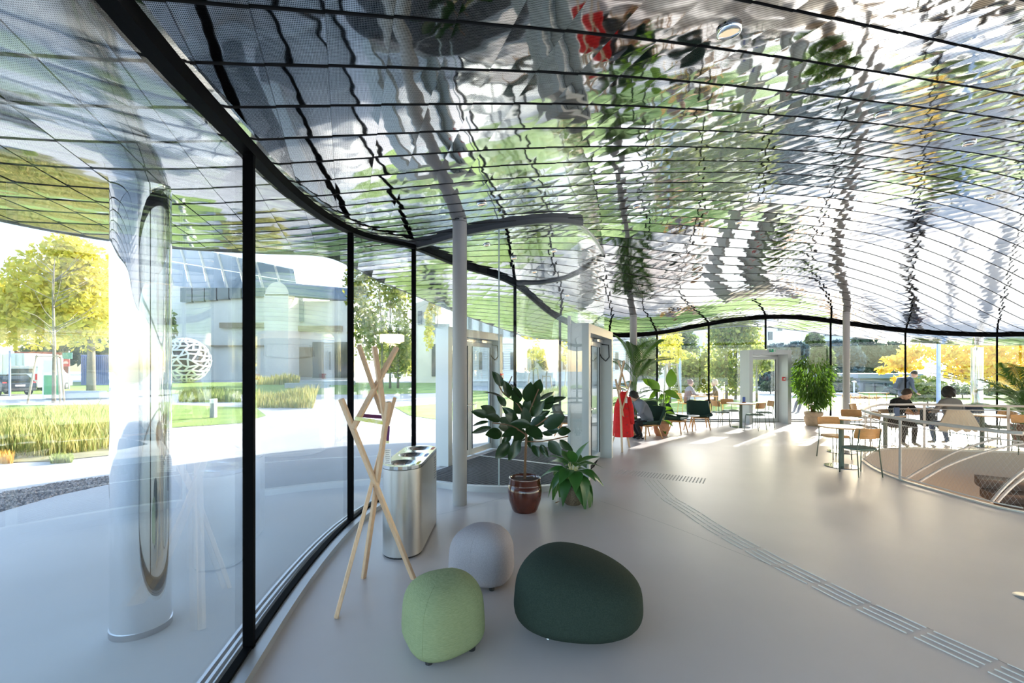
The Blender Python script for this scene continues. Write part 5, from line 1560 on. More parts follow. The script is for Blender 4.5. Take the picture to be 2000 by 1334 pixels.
lawn('lawn patch beside the outer door', [G_(770, 795), G_(870, 788), G_(900, 812), G_(880, 824), G_(800, 812)])
lawn('big lawn seen through the entrance lobby', [(-3.2, 20.0), (1.0, 17.8), (5.0, 18.6), (10.5, 19.8), (14.5, 21.0), (15.0, 25), (8, 28), (2, 34), (-3.5, 38)])
lawn('lawn beyond the yellow shrubs at far right', [(22, 17), (40, 10), (60, 30), (30, 40), (21, 27)])
MEADOW = mat('dry_meadow_soil', (0.22, 0.20, 0.09), 0.95, var=0.3, vscale=3, bump=0.5, bscale=20)
bed = lawn('planting bed of tall dry grasses outside at left', [(-16, 7.6), G_(-20, 905), G_(100, 902), G_(215, 890), G_(330, 850), G_(330, 806), (-24, 16)], 0.016, MEADOW, 'planting_bed')
# gravel strip of real pebbles
GR = [(-9.4, 4.6), (-7.5, 6.55), (-6.35, 5.66), (-6.2, 7.05), (-6.75, 7.6), (-8.0, 7.2)]
GR = [G_(-160, 985), G_(-160, 1040), G_(0, 1000), G_(110, 968), G_(216, 945), G_(216, 930), G_(110, 945), G_(0, 964)]
gs = lawn('dark gravel strip set in the paving outside at left', GR, 0.006, mat('gravel_bed', (0.10, 0.09, 0.085), 0.95, var=0.4, vscale=30), 'gravel_strip')
rg = np.random.RandomState(5)
gx0, gx1 = min(p[0] for p in GR), max(p[0] for p in GR); gy0, gy1 = min(p[1] for p in GR), max(p[1] for p in GR)
pxs = rg.uniform(gx0, gx1, 9000); pys = rg.uniform(gy0, gy1, 9000); ok = inside_arr(GR, pxs, pys)
mb = MB()
for x, y in zip(pxs[ok][:3500], pys[ok][:3500]):
    r = rg.uniform(0.015, 0.035); a = rg.uniform(0, 6.28); c, s = math.cos(a) * r, math.sin(a) * r
    mb.add([(x + c, y + s, GZ), (x - s, y + c, GZ), (x - c, y - s, GZ), (x + s, y - c, GZ), (x + c * .2, y + s * .2, GZ + r * 0.9)], [(0, 1, 4), (1, 2, 4), (2, 3, 4), (3, 0, 4)])
PEB = leafmat('pebbles', (0.10, 0.095, 0.10), (0.42, 0.38, 0.36), 0.0, 0.8)
mb.build('pebbles', PEB, gs, kind='stuff')

def grass(name, label, poly, N, h, m, seed, w=0.012, lean=0.35, heads=0.0, headm=None):
    r = np.random.RandomState(seed)
    x0, x1 = min(p[0] for p in poly), max(p[0] for p in poly); y0, y1 = min(p[1] for p in poly), max(p[1] for p in poly)
    X = r.uniform(x0, x1, N * 4); Y = r.uniform(y0, y1, N * 4); ok = inside_arr(poly, X, Y); X = X[ok][:N]; Y = Y[ok][:N]; n = len(X)
    H = h * (0.45 + 0.55 * r.rand(n)) * (0.7 + 0.3 * np.sin(X * 1.3) * np.cos(Y * 0.9)); a = r.rand(n) * 2 * PI; b = r.rand(n) * 2 * PI; l = lean * H * r.rand(n)
    V = np.zeros((n, 4, 3))
    cx_, sy_ = np.cos(a) * w * (0.6 + 0.8 * r.rand(n)), np.sin(a) * w
    V[:, 0] = np.stack([X - cx_, Y - sy_, np.full(n, GZ)], 1); V[:, 1] = np.stack([X + cx_, Y + sy_, np.full(n, GZ)], 1)
    V[:, 2] = np.stack([X + cx_ * .7 + np.cos(b) * l * .4, Y + sy_ * .7 + np.sin(b) * l * .4, GZ + H * .6], 1)
    V[:, 3] = np.stack([X + np.cos(b) * l, Y + np.sin(b) * l, GZ + H], 1)
    F = [(4 * i, 4 * i + 1, 4 * i + 2, 4 * i + 3) for i in range(n)]
    me = bpy.data.meshes.new(name); me.from_pydata(V.reshape(-1, 3).tolist(), [], F); me.materials.append(m); me.update()
    o = bpy.data.objects.new(name, me); COL.objects.link(o); tag(o, label, 'grass', kind='stuff')
    return o
GRS = leafmat('dry_grass', (0.22, 0.28, 0.06), (0.62, 0.52, 0.20), 0.4, 0.6)
GRG = leafmat('green_grass', (0.12, 0.20, 0.03), (0.36, 0.40, 0.10), 0.4, 0.6)
GRO = leafmat('orange_grass', (0.55, 0.30, 0.04), (0.70, 0.45, 0.10), 0.4, 0.6)
grass('meadow_grass', 'tall dry meadow grasses in the bed outside the near left glass', [G_(-60, 896), G_(100, 893), G_(212, 878), G_(325, 840), G_(330, 812), (-22, 15.5)], 16000, 0.80, GRS, 1)
grass('meadow_grass', 'low green grass clump at the front edge of the meadow bed', [G_(100, 906), G_(140, 904), G_(144, 896), G_(104, 897)], 700, 0.25, GRG, 2)
grass('meadow_grass', 'orange grass clump at the far left front of the bed', [G_(-60, 908), G_(24, 906), G_(26, 899), G_(-60, 899)], 700, 0.36, GRO, 3)
grass('reed_grass', 'pale reed grass clump on the lawn left of the second mullion', [G_(488, 797), G_(612, 798), G_(616, 782), G_(488, 782)], 2500, 1.1, GRS, 4, w=0.02)
grass('reed_grass', 'pale reed grass strip before the white vaulted building', [G_(492, 752), G_(585, 752), G_(585, 747), G_(492, 747)], 1500, 1.6, GRS, 5, w=0.05)
grass('reed_grass', 'low green shrubs of grass behind the bollard', [G_(350, 786), G_(470, 786), G_(470, 772), G_(350, 772)], 2500, 0.8, GRG, 6, w=0.03)
grass('reed_grass', 'low mixed grasses behind the lobby lawn', [G_(1020, 776), G_(1110, 776), G_(1110, 770), G_(1020, 770)], 1500, 0.8, GRG, 7, w=0.03)

# ------------------------------------------------------------------ trees
def foliage(parent, name, blobs, N, size, m, seed, shell=0.5, zmin=0.3):
    r = np.random.RandomState(seed)
    wts = np.array([b[3] * b[4] * b[5] for b in blobs]) ** 0.67; wts /= wts.sum()
    k = r.choice(len(blobs), N, p=wts); B = np.array(blobs)[k]
    d = r.randn(N, 3); d /= np.linalg.norm(d, axis=1)[:, None]
    rad = r.rand(N) ** shell
    C_ = B[:, :3] + d * rad[:, None] * B[:, 3:6]
    C_[:, 2] = np.maximum(C_[:, 2], zmin)
    a = r.randn(N, 3); a /= np.linalg.norm(a, axis=1)[:, None]
    b = np.cross(a, r.randn(N, 3)); b /= np.linalg.norm(b, axis=1)[:, None]
    s = size * (0.5 + r.rand(N))[:, None]
    V = np.stack([C_ - a * s * 0.6, C_ + b * s * 0.32, C_ + a * s * 0.6, C_ - b * s * 0.32], 1)
    me = bpy.data.meshes.new(name); me.from_pydata(V.reshape(-1, 3).tolist(), [], [(4 * i, 4 * i + 1, 4 * i + 2, 4 * i + 3) for i in range(N)])
    me.materials.append(m); me.update()
    o = bpy.data.objects.new(name, me); COL.objects.link(o); o.parent = parent; o['kind'] = 'stuff'
    return o
TRUNK = mat('grey_bark', (0.22, 0.19, 0.15), 0.9, var=0.25, vscale=12, bump=0.4, bscale=20)
LY = leafmat('yellow_green_leaf', (0.50, 0.50, 0.06), (0.85, 0.72, 0.12), 0.5, 0.5)
LYG = leafmat('green_autumn_leaf', (0.14, 0.22, 0.04), (0.46, 0.46, 0.10), 0.5, 0.5)
LGOLD = leafmat('golden_leaf', (0.72, 0.47, 0.03), (0.88, 0.68, 0.09), 0.35, 0.5)
LDK = leafmat('hazy_dark_leaf', (0.03, 0.06, 0.065), (0.10, 0.15, 0.16), 0.25, 0.6)  # backlit blue haze is put into this leaf colour
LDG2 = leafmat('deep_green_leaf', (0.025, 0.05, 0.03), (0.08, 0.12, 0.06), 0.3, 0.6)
LDG = leafmat('dark_green_leaf', (0.06, 0.10, 0.035), (0.14, 0.19, 0.06), 0.4, 0.6)
LOR = leafmat('orange_tip_leaf', (0.55, 0.20, 0.05), (0.60, 0.40, 0.10), 0.5, 0.5)
def tree(name, label, tpx, Y, blobs, N, size, m, tr=0.15, seed=0, bare=(), group=None, multi=1, trunk_top=None, depth=0.8, shell=0.5, cat='tree', zmin=0.3):
    """blobs in the photograph's frame: (px, py, half width px, half height px) at distance Y"""
    x = xat(tpx, Y); s = Y / FPX
    t = thing(name, label, cat, (x, Y, GZ), 0, group)
    bl_ = [(xat(px, Y) - x, 0.0 if depth else 0, zat(py, Y) - GZ, w * s, w * s * depth, h * s) for px, py, w, h in blobs]
    zt = max(b[2] for b in bl_)
    if trunk_top: zt = zat(trunk_top, Y)
    for q in range(multi):
        ox = 0 if multi == 1 else (q - (multi - 1) / 2) * tr * 6
        MB().tube([(ox, 0, 0), (ox * 1.1, 0.02, zt * 0.5), (ox * 1.6, 0, zt)], [tr, tr * 0.7, tr * 0.25], 8).build('trunk', TRUNK, t, True)
    br = MB()
    r = random.Random(seed)
    for b in bl_:
        br.tube([(0, 0, zt * 0.45), ((b[0]) * 0.5, b[1] * 0.5, b[2] * 0.5 + zt * 0.28), (b[0], b[1], b[2])], [tr * 0.4, tr * 0.25, tr * 0.08], 5)
    br.build('branches', TRUNK, t, True)
    if N: foliage(t, 'foliage', bl_, N, size, m, seed, shell, zmin)
    return t
tree('plane_tree', 'big yellow green autumn tree outside at far left', 178, 34, [(120, 560, 95, 85), (60, 620, 90, 65), (170, 620, 70, 70), (165, 530, 50, 65), (-20, 600, 70, 70), (-90, 640, 70, 60), (130, 490, 40, 40)], 16000, 0.34, LY, 0.28, 1)
tree('dark_hedge_tree', 'shaded olive trees behind the mirror column and the blue container', 260, 60, [(190, 660, 60, 50), (120, 690, 70, 22), (240, 620, 60, 90), (300, 640, 40, 70)], 4500, 0.8, LDG, 0.3, 2)
by = thing('young_tree', 'bare young tree held by wooden stakes in the meadow bed', 'tree', (xat(105, 24), 24, GZ))
mb = MB(); zz = zat(505, 24)
mb.tube([(0, 0, 0), (0.03, 0, 3), (-0.05, 0, zz * 0.8), (0.05, 0, zz)], [0.09, 0.07, 0.04, 0.01], 8); mb.build('trunk', TRUNK, by, True)
mb = MB(); rb = random.Random(3)
for k in range(30):
    z0 = 2.6 + 4.4 * rb.random(); a = rb.random() * 6.28; l = rb.uniform(0.8, 2.2)
    mb.tube([(0, 0, z0), (math.cos(a) * l * 0.5, math.sin(a) * l * 0.5, z0 + l * 0.3), (math.cos(a) * l, math.sin(a) * l, z0 + l * rb.uniform(0.4, 0.9))], [0.025, 0.015, 0.005], 5)
mb.build('branches', TRUNK, by, True)
WOODP = mat('pale_stake_wood', (0.42, 0.34, 0.25), 0.8)
def stakes(t, h, sp):
    for (sx, sy) in ((-1, -1), (1, -1), (0, 1.1)):
        MB().tube([(sx * sp, sy * sp * 0.6, 0), (sx * sp * 0.62, sy * sp * 0.4, h)], 0.045, 8).build('stake', WOODP, t, True)
    mb = MB(); mb.bar((-sp * 0.75, -sp * 0.38, h - 0.08), (sp * 0.75, -sp * 0.38, h - 0.08), 0.09, 0.05); mb.build('cross_bar', WOODP, t)
stakes(by, 2.55, 0.85)
def small_tree(label, px, Y, blobs, N, m, seed, sh=1.9, size=0.22):
    t = tree('young_tree', label, px, Y, blobs, N, size, m, 0.06, seed); stakes(t, sh, 0.45); return t
small_tree('yellowing young tree on stakes in front of the white palace facade', 1042, 34, [(1042, 680, 26, 28), (1030, 668, 14, 16), (1056, 695, 16, 18)], 500, LY, 11)
small_tree('small dark leaved young tree on stakes before the palace facade', 1067, 35, [(1067, 710, 16, 14), (1075, 700, 10, 10)], 400, LDG, 12, 1.3)
small_tree('yellow young tree on stakes at the right edge of the lobby glass', 1113, 33, [(1112, 685, 24, 30), (1125, 700, 18, 20)], 500, LY, 13)
small_tree('golden young tree on stakes outside above the paddle leaved plant', 1309, 24, [(1309, 668, 26, 26), (1296, 700, 18, 14), (1326, 695, 16, 16)], 800, LY, 14, 2.1, 0.16)
tree('birch', 'loose birch trees between the white building and the cream facade', 762, 42, [(770, 560, 40, 60), (740, 520, 36, 50), (720, 640, 40, 70), (785, 650, 24, 80), (700, 560, 30, 60), (775, 700, 22, 40)], 5200, 0.36, LYG, 0.12, 15, multi=3, shell=0.6)
tree('young_tree', 'thin yellow tree in front of the cream facade', 855, 40, [(842, 560, 20, 30), (852, 590, 14, 30), (838, 640, 10, 50)], 1300, 0.30, LY, 0.08, 16)
tree('birch', 'tall green and yellow birch outside left of the exit door', 1428, 27, [(1425, 660, 40, 40), (1450, 640, 36, 30), (1410, 720, 36, 45), (1445, 740, 34, 40), (1470, 690, 26, 60), (1400, 650, 22, 30)], 6500, 0.20, LYG, 0.09, 17, multi=2, shell=0.7)
tree('bush', 'green bushes behind the woman with the hair bun outside', 1350, 30, [(1345, 725, 34, 40), (1375, 735, 30, 40), (1330, 745, 26, 30), (1380, 700, 16, 30)], 3000, 0.24, LYG, 0.06, 18, cat='bush')
tree('young_tree', 'yellow green tree seen through the exit door glass', 1478, 25, [(1486, 705, 22, 18), (1500, 715, 16, 12), (1478, 690, 20, 18)], 900, 0.18, LYG, 0.07, 19)
for i, (px, Y, blobs, lab) in enumerate([
    (1530, 46, [(1520, 700, 26, 30), (1556, 686, 22, 18), (1500, 745, 24, 30), (1545, 740, 30, 34)], 'hazy dark conifer behind the exit door'),
    (1590, 54, [(1590, 672, 18, 22), (1604, 705, 24, 30), (1575, 745, 30, 34)], 'hazy dark conifer above the bushy plant'),
    (1640, 62, [(1636, 690, 20, 26), (1640, 740, 34, 32), (1665, 705, 22, 32)], 'hazy dark tree behind the far grey column'),
    (1705, 72, [(1700, 685, 26, 26), (1715, 718, 34, 30), (1745, 695, 26, 30), (1682, 668, 18, 14)], 'dark shady tree behind the golden branches'),
    (750, 97, [(730, 680, 56, 50), (800, 690, 44, 50), (690, 705, 44, 36)], 'pale green trees behind the birches'),
    (1300, 65, [(1260, 700, 40, 50), (1330, 680, 36, 40), (1225, 690, 40, 60)], 'pale green trees behind the palm at left of the far wall')]):
    tree('shade_tree', lab, px, Y, blobs, 5200, 0.55, (LDK, LDG, LDK, LDG2, LYG, LDG)[i], 0.2, 30 + i, group=None)
tree('maple', 'golden yellow autumn maple outside at far right', 1900, 24, [(1860, 690, 50, 28), (1940, 690, 60, 36), (1790, 690, 40, 20), (1770, 715, 34, 14), (2020, 690, 60, 40), (1900, 725, 60, 24), (1980, 735, 50, 30), (1745, 705, 26, 10), (1725, 722, 16, 8), (1762, 742, 22, 10)], 6500, 0.20, LGOLD, 0.10, 40, shell=0.6, depth=0.4)
tree('bush', 'sunlit yellow green shrub outside behind the standing man', 1812, 22, [(1810, 760, 34, 28), (1790, 775, 20, 22), (1830, 780, 24, 22)], 2600, 0.15, LYG, 0.04, 41, cat='bush')
tree('bush', 'green shrubs beyond the mirror column at far right', 1880, 28, [(1870, 765, 30, 26), (1900, 775, 34, 24), (1950, 770, 44, 30), (2010, 760, 44, 36)], 3200, 0.16, LDG, 0.04, 42, cat='bush')
tree('bush', 'low pink brown shrub outside left of the reading man', 1690, 24, [(1690, 785, 18, 12), (1670, 790, 12, 8), (1710, 790, 12, 8)], 900, 0.13, leafmat('russet_leaf', (0.45, 0.25, 0.15), (0.62, 0.48, 0.25), 0.5), 0.03, 43, cat='bush')
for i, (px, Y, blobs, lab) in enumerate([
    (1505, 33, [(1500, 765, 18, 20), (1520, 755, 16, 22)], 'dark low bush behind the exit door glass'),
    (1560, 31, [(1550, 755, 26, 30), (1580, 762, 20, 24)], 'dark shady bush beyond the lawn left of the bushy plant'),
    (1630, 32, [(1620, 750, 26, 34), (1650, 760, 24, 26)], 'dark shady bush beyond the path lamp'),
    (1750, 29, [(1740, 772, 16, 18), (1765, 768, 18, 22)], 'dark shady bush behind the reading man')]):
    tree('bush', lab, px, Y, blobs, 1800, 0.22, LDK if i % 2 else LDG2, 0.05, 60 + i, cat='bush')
hl_ = MB(); hill = []
for i in range(9):
    for_ = []
    for k in range(25):
        f = -1 + 2 * k / 24; q = i / 8
        for_.append((xat(590, 170) + f * 60, 170 + q * 40, max(GZ, (38 - 10 * q) * math.exp(-(f * 1.6) ** 2) * math.sin(PI * min(1, q * 1.2 + 0.12)) - 1)))
    hill.append(for_)
hl_.grid(hill); o = hl_.build('hill', mat('wooded_hill', (0.10, 0.14, 0.12), 0.95, col2=(0.36, 0.22, 0.08), vscale=0.12, bump=0.8, bscale=1.5), smooth=True); tag(o, 'distant wooded hill with autumn colour behind the vaulted roof', kind='structure')

# ------------------------------------------------------------------ buildings
CONC = mat('white_concrete', (0.78, 0.75, 0.70), 0.8, var=0.05, vscale=0.5)
CREAMW = mat('cream_stone', (0.70, 0.63, 0.52), 0.8, var=0.05, vscale=0.6)
WIN = mat('building_window', (0.05, 0.07, 0.09), 0.08, 0.0, spec=0.8)
BLUEGL = mat('sky_glass', (0.50, 0.58, 0.68), 0.12, 0.3)
ZINC = mat('blue_grey_zinc', (0.20, 0.25, 0.32), 0.45, 0.4)
TANW = mat('tan_reveal', (0.36, 0.29, 0.20), 0.8)
def pbox(parent, name, m, px0, px1, py0, py1, Y, D, bevel=0):
    x0, x1 = xat(px0, Y), xat(px1, Y); z0, z1 = zat(py1, Y), zat(py0, Y)
    z0 = max(z0, GZ)
    return MB().box(((x0 + x1) / 2, Y + D / 2, (z0 + z1) / 2), (x1 - x0, D, z1 - z0)).build(name, m, parent, bevel=bevel)
mu = thing('museum_building', 'white concrete building with a tilted glass upper storey and vaulted roof', 'building')
pbox(mu, 'wall', CONC, 300, 516, 600, 800, 72, 14)
w_ = MB(); Y = 71.8
w_.add([(xat(347, Y), Y, GZ), (xat(516, Y), Y, GZ), (xat(516, Y), Y, zat(570, Y)), (xat(347, Y), Y, zat(594, Y)), (xat(347, Y), Y + 1, GZ), (xat(516, Y), Y + 1, GZ), (xat(516, Y), Y + 1, zat(570, Y)), (xat(347, Y), Y + 1, zat(594, Y))],
       [(0, 1, 2, 3), (7, 6, 5, 4), (3, 2, 6, 7), (1, 5, 6, 2), (4, 0, 3, 7)]); w_.build('front_wall', CONC, mu)
pbox(mu, 'wall', CONC, 516, 563, 575, 800, 70, 10)
pbox(mu, 'wall', CONC, 563, 690, 588, 800, 74, 14)
# vault
av = MB(); rowsv = []
xc, rv = xat(541, 70), (xat(563, 70) - xat(517, 70)) / 2
for (dx, Yq) in ((0, 70), (10.5, 76.5)):
    rowsv.append([(xc + dx + rv * math.cos(PI * k / 16), Yq, zat(577, 70) + rv * 1.15 * math.sin(PI * k / 16)) for k in range(17)])
av.grid(rowsv); av.build('vault_roof', ZINC, mu, True)
ef = MB(); ef.add(rowsv[0], [tuple(range(17))]); ef.build('vault_end', CONC, mu)
pbox(mu, 'recess', mat('recess_shade_tone', (0.33, 0.36, 0.41), 0.8), 564, 592, 573, 628, 73.6, 0.6)  # slab whose blue grey colour stands for the shade under the vault
pbox(mu, 'ledge', TANW, 428, 517, 630, 640, 71.2, 0.8); pbox(mu, 'ledge', TANW, 564, 666, 636, 647, 73.2, 1.0)
pbox(mu, 'ledge', TANW, 410, 515, 674, 677, 71.2, 0.8)
pbox(mu, 'opening', TANW, 564, 610, 678, 736, 73.6, 0.6); pbox(mu, 'glazed_opening', WIN, 610, 690, 668, 738, 73.7, 0.6)
mb = MB(); Y = 76
def quad(px): return px
gl_ = thing
top = lambda px: 477 + (px - 332) * 0.215
bot = lambda px: 557 + (px - 332) * 0.10
for k in range(7):
    a = 334 + k * 36; b = 334 + (k + 1) * 36 - 1.5
    for (f0, f1) in ((0.0, 0.42), (0.44, 1.0)):
        m_ = MB(); q = []
        for px, f in ((a, f1), (b, f1), (b, f0), (a, f0)):
            py = top(px) + (bot(px) - top(px)) * f; q.append((xat(px, Y), Y - 2.0 * (1 - f), zat(py, Y)))
        q2 = [(p[0], p[1] + 0.15, p[2]) for p in q]
        m_.add(q + q2, [(0, 1, 2, 3), (7, 6, 5, 4), (0, 4, 5, 1), (1, 5, 6, 2), (2, 6, 7, 3), (3, 7, 4, 0)]); m_.build('pane', BLUEGL, mu)
    m_ = MB(); px = a - 1; m_.bar((xat(px, Y), Y - 2.1, zat(top(px), Y)), (xat(px + 6, Y), Y, zat(bot(px), Y)), 0.25, 0.25); m_.build('frame_post', CONC, mu)
    pbox(mu, 'window', WIN, 352 + k * 24, 352 + k * 24 + 22, 562, 590 - k * 1.8, 72.8 - 1.5, 0.5)
pbox(mu, 'upper_storey', CONC, 332, 588, 545, 600, 77, 12)
cb = thing('cream_building', 'cream stone building with tall dark window slots behind the near column', 'building')
pbox(cb, 'wall', CREAMW, 812, 910, 640, 800, 58, 10)
w_ = MB(); Y = 58.5
w_.add([(xat(812, Y), Y, zat(650, Y)), (xat(850, Y), Y, zat(650, Y)), (xat(850, Y), Y, zat(604, Y)), (xat(836, Y), Y, zat(584, Y)), (xat(812, Y), Y, zat(592, Y))] + [(x, y + 8, z) for x, y, z in [(xat(812, Y), Y, zat(650, Y)), (xat(850, Y), Y, zat(650, Y)), (xat(850, Y), Y, zat(604, Y)), (xat(836, Y), Y, zat(584, Y)), (xat(812, Y), Y, zat(592, Y))]],
       [(0, 1, 2, 3, 4), (9, 8, 7, 6, 5), (0, 5, 6, 1), (1, 6, 7, 2), (2, 7, 8, 3), (3, 8, 9, 4)]); w_.build('gable', CREAMW, cb)
for k in range(6): pbox(cb, 'window', WIN, 843 + k * 11, 850 + k * 11, 672, 735, 57.8, 0.4)
pbox(cb, 'window', WIN, 816, 824, 607, 634, 58.2, 0.4); pbox(cb, 'balcony', mat('grey_glazing', (0.25, 0.27, 0.29), 0.3), 842, 878, 632, 652, 57.5, 1.5)
pb = thing('palace_building', 'long white classical facade with two rows of tall windows behind the lawn', 'building')
PLAST = mat('white_plaster', (0.80, 0.79, 0.77), 0.8, var=0.03, vscale=0.7)
pbox(pb, 'wall', PLAST, 903, 1240, 570, 775, 48, 12)
pbox(pb, 'plinth', mat('pale_plinth', (0.55, 0.55, 0.56), 0.85), 902, 1241, 742, 775, 47.7, 0.5)
pbox(pb, 'cornice', PLAST, 902, 1241, 666, 671, 47.5, 0.6); pbox(pb, 'cornice', PLAST, 902, 1241, 742, 745, 47.5, 0.6)
FRM = mat('window_surround', (0.72, 0.72, 0.71), 0.7)
for k in range(16):
    px = 918 + k * 20.5
    for (y0, y1) in ((618, 658), (688, 722)):
        wnd = pbox(pb, 'window', FRM, px - 5.5, px + 5.5, y0 - 3, y1 + 2, 47.75, 0.4)
        pbox(wnd, 'pane', WIN, px - 3.3, px + 3.3, y0, y1, 47.6, 0.3)
    if k % 2 == 0: pbox(pb, 'cellar_window', WIN, px - 3, px + 3, 751, 759, 47.6, 0.3)
m_ = MB()
for k in range(14): m_.box((xat(1071, 48), 47.7, zat(676 + k * 4.6, 47.7)), (xat(1240, 48) - xat(903, 48), 0.12, 0.05))
m_.build('rustication', FRM, pb, kind='stuff')
fc = thing('far_building', 'pale cream block with few windows beyond the far trees', 'building')
pbox(fc, 'wall', CREAMW, 1344, 1545, 610, 790, 95, 20)
for px, y0, y1 in ((1354, 652, 674), (1363, 676, 690), (1505, 648, 664), (1524, 640, 646), (1430, 640, 655), (1400, 700, 715)):
    wnd = pbox(fc, 'window', FRM, px - 6, px + 6, y0 - 2, y1 + 2, 94.6, 0.5); pbox(wnd, 'pane', WIN, px - 4, px + 4, y0, y1, 94.4, 0.3)
fg = thing('glass_building', 'pale glazed block behind the palm at left of the far wall', 'building')
pbox(fg, 'wall', mat('pale_blue_cladding', (0.45, 0.50, 0.56), 0.5), 1225, 1286, 655, 775, 70, 12)
for k in range(4):
    for q in range(3): pbox(fg, 'window', WIN, 1230 + k * 14, 1241 + k * 14, 664 + q * 34, 690 + q * 34, 69.7, 0.4)
sw = thing('tower_block', 'pale blue grey block above the trees right of the far exit door', 'building')
pbox(sw, 'wall', mat('pale_blue_cladding', (0.45, 0.50, 0.56), 0.5), 1608, 1690, 630, 800, 110, 15)
for k in range(4):
    for q in range(2): pbox(sw, 'window', WIN, 1613 + k * 19, 1628 + k * 19, 640 + q * 26, 656 + q * 26, 109.6, 0.5)
lb = thing('low_pavilion', 'low grey blue building behind the golden maple', 'building')
pbox(lb, 'wall', mat('dark_blue_grey', (0.20, 0.22, 0.26), 0.8), 1680, 1800, 738, 800, 34, 4); pbox(lb, 'roof', ZINC, 1676, 1804, 730, 739, 33.6, 5)  # one even dark blue grey for the wall
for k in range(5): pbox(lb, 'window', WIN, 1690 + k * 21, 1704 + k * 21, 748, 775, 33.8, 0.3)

# mesh ball sculpture
sb_ = thing('ball_sculpture', 'large ball sculpture of white interwoven bars on the lawn', 'sculpture', (xat(361, 58), 58, GZ))
rb_ = 2.85
MB().lathe([(rb_ * 0.94 * math.cos(-PI / 2 + PI * i / 16), rb_ + rb_ * 0.94 * math.sin(-PI / 2 + PI * i / 16)) for i in range(17)], 28, cap=False).build('dark_core', mat('sculpture_core', (0.07, 0.075, 0.085), 0.25), sb_, True)
rs = random.Random(8); wm = MB()
NR, NC = 13, 20
net = [[None] * NC for _ in range(NR)]
for i in range(NR):
    la = -PI / 2 + PI * (i + 0.6) / (NR + 0.2)
    for k in range(NC):
        lo = 2 * PI * (k + 0.5 * (i % 2)) / NC + rs.uniform(-.09, .09); l2 = la + rs.uniform(-.06, .06)
        net[i][k] = Vector((math.cos(l2) * math.cos(lo), math.cos(l2) * math.sin(lo), math.sin(l2))) * rb_
def nb_(A, B):
    if (A - B).length > 0.12: wm.bar(A + Vector((0, 0, rb_)), B + Vector((0, 0, rb_)), 0.19, 0.12, up=tuple((A + B).normalized()))
for i in range(NR):
    for k in range(NC):
        nb_(net[i][k], net[i][(k + 1) % NC])
        if i + 1 < NR: nb_(net[i][k], net[i + 1][k if i % 2 == 0 else (k + 1) % NC if rs.random() < 0.5 else k])
wm.build('white_bars', mat('sculpture_white', (0.72, 0.73, 0.75), 0.5), sb_, kind='stuff')

# vehicles
def wheel(parent, x, y, r):
    w = MB(); n = 20
    w.add([(x - 0.1, y + r * math.cos(2 * PI * k / n), r + r * math.sin(2 * PI * k / n)) for k in range(n)] + [(x + 0.1, y + r * math.cos(2 * PI * k / n), r + r * math.sin(2 * PI * k / n)) for k in range(n)],
          [tuple(range(n))[::-1], tuple(range(n, 2 * n))] + [(k, (k + 1) % n, n + (k + 1) % n, n + k) for k in range(n)])
    o = w.build('wheel', DARK, parent)
    h = MB(); h.box((x, y, r), (0.22, r * 0.9, r * 0.9)); h.build('hub_cap', ALU, o)
def vehicle(name, label, loc, rz, prof, wid, m, glass, cat, lights):
    """prof: side outline (y,z); x is across"""
    t = thing(name, label, cat, loc, rz)
    mb = MB(); n = len(prof)
    mb.add([(-wid / 2, y, z) for y, z in prof] + [(wid / 2, y, z) for y, z in prof], [tuple(range(n))[::-1], tuple(range(n, 2 * n))] + [(k, (k + 1) % n, n + (k + 1) % n, n + k) for k in range(n)])
    mb.build('body', m, t, bevel=0.05)
    for nm, c, d in glass: MB().box(c, d).build(nm, WIN, t, bevel=0.01)
    for c, d in lights: MB().box(c, d).build('tail_light', RED, t, bevel=0.01)
    ys = [p[0] for p in prof]; L0, L1 = min(ys), max(ys)
    for s in (-1, 1):
        wheel(t, s * (wid / 2 - 0.08), L0 + (L1 - L0) * 0.19, 0.32); wheel(t, s * (wid / 2 - 0.08), L0 + (L1 - L0) * 0.80, 0.32)
    MB().box((0, L0 - 0.02, 0.42), (wid * 0.94, 0.10, 0.16)).build('bumper', DARK, t, bevel=0.02)
    MB().box((0, L0 - 0.02, 0.68), (0.5, 0.03, 0.11)).build('number_plate', WHITE, t)
    return t
VANW = mat('silver_white_paint', (0.60, 0.61, 0.63), 0.25, 0.2, coat=0.5)
vehicle('van', 'silver white van parked outside at far left', (xat(45, 37), 38.5, GZ), 0.35, [(-2.5, 0.3), (-2.52, 1.2), (-2.42, 1.95), (-2.2, 2.06), (0.7, 2.06), (1.4, 1.5), (2.4, 1.15), (2.5, 0.6), (2.45, 0.3)], 1.9, VANW,
        [('rear_window', (0, -2.44, 1.55), (1.5, 0.10, 0.55)), ('side_window', (0, -0.7, 1.55), (1.93, 2.6, 0.5))], 'van', [((-0.85, -2.5, 1.15), (0.14, 0.06, 0.5)), ((0.85, -2.5, 1.15), (0.14, 0.06, 0.5))])
vehicle('car', 'dark blue car parked in front of the van at far left', (xat(-12, 31), 31.5, GZ), 1.25, [(-2.0, 0.3), (-2.05, 0.85), (-1.7, 1.05), (-1.0, 1.42), (0.4, 1.42), (1.0, 0.95), (1.9, 0.8), (2.05, 0.55), (2.0, 0.3)], 1.75, mat('dark_car_paint', (0.015, 0.02, 0.03), 0.2, 0.2, coat=0.6),
        [('rear_window', (0, -1.38, 1.22), (1.3, 0.5, 0.26)), ('side_window', (0, -0.3, 1.18), (1.77, 1.5, 0.28))], 'car', [((-0.75, -2.0, 0.85), (0.2, 0.06, 0.14)), ((0.75, -2.0, 0.85), (0.2, 0.06, 0.14))])
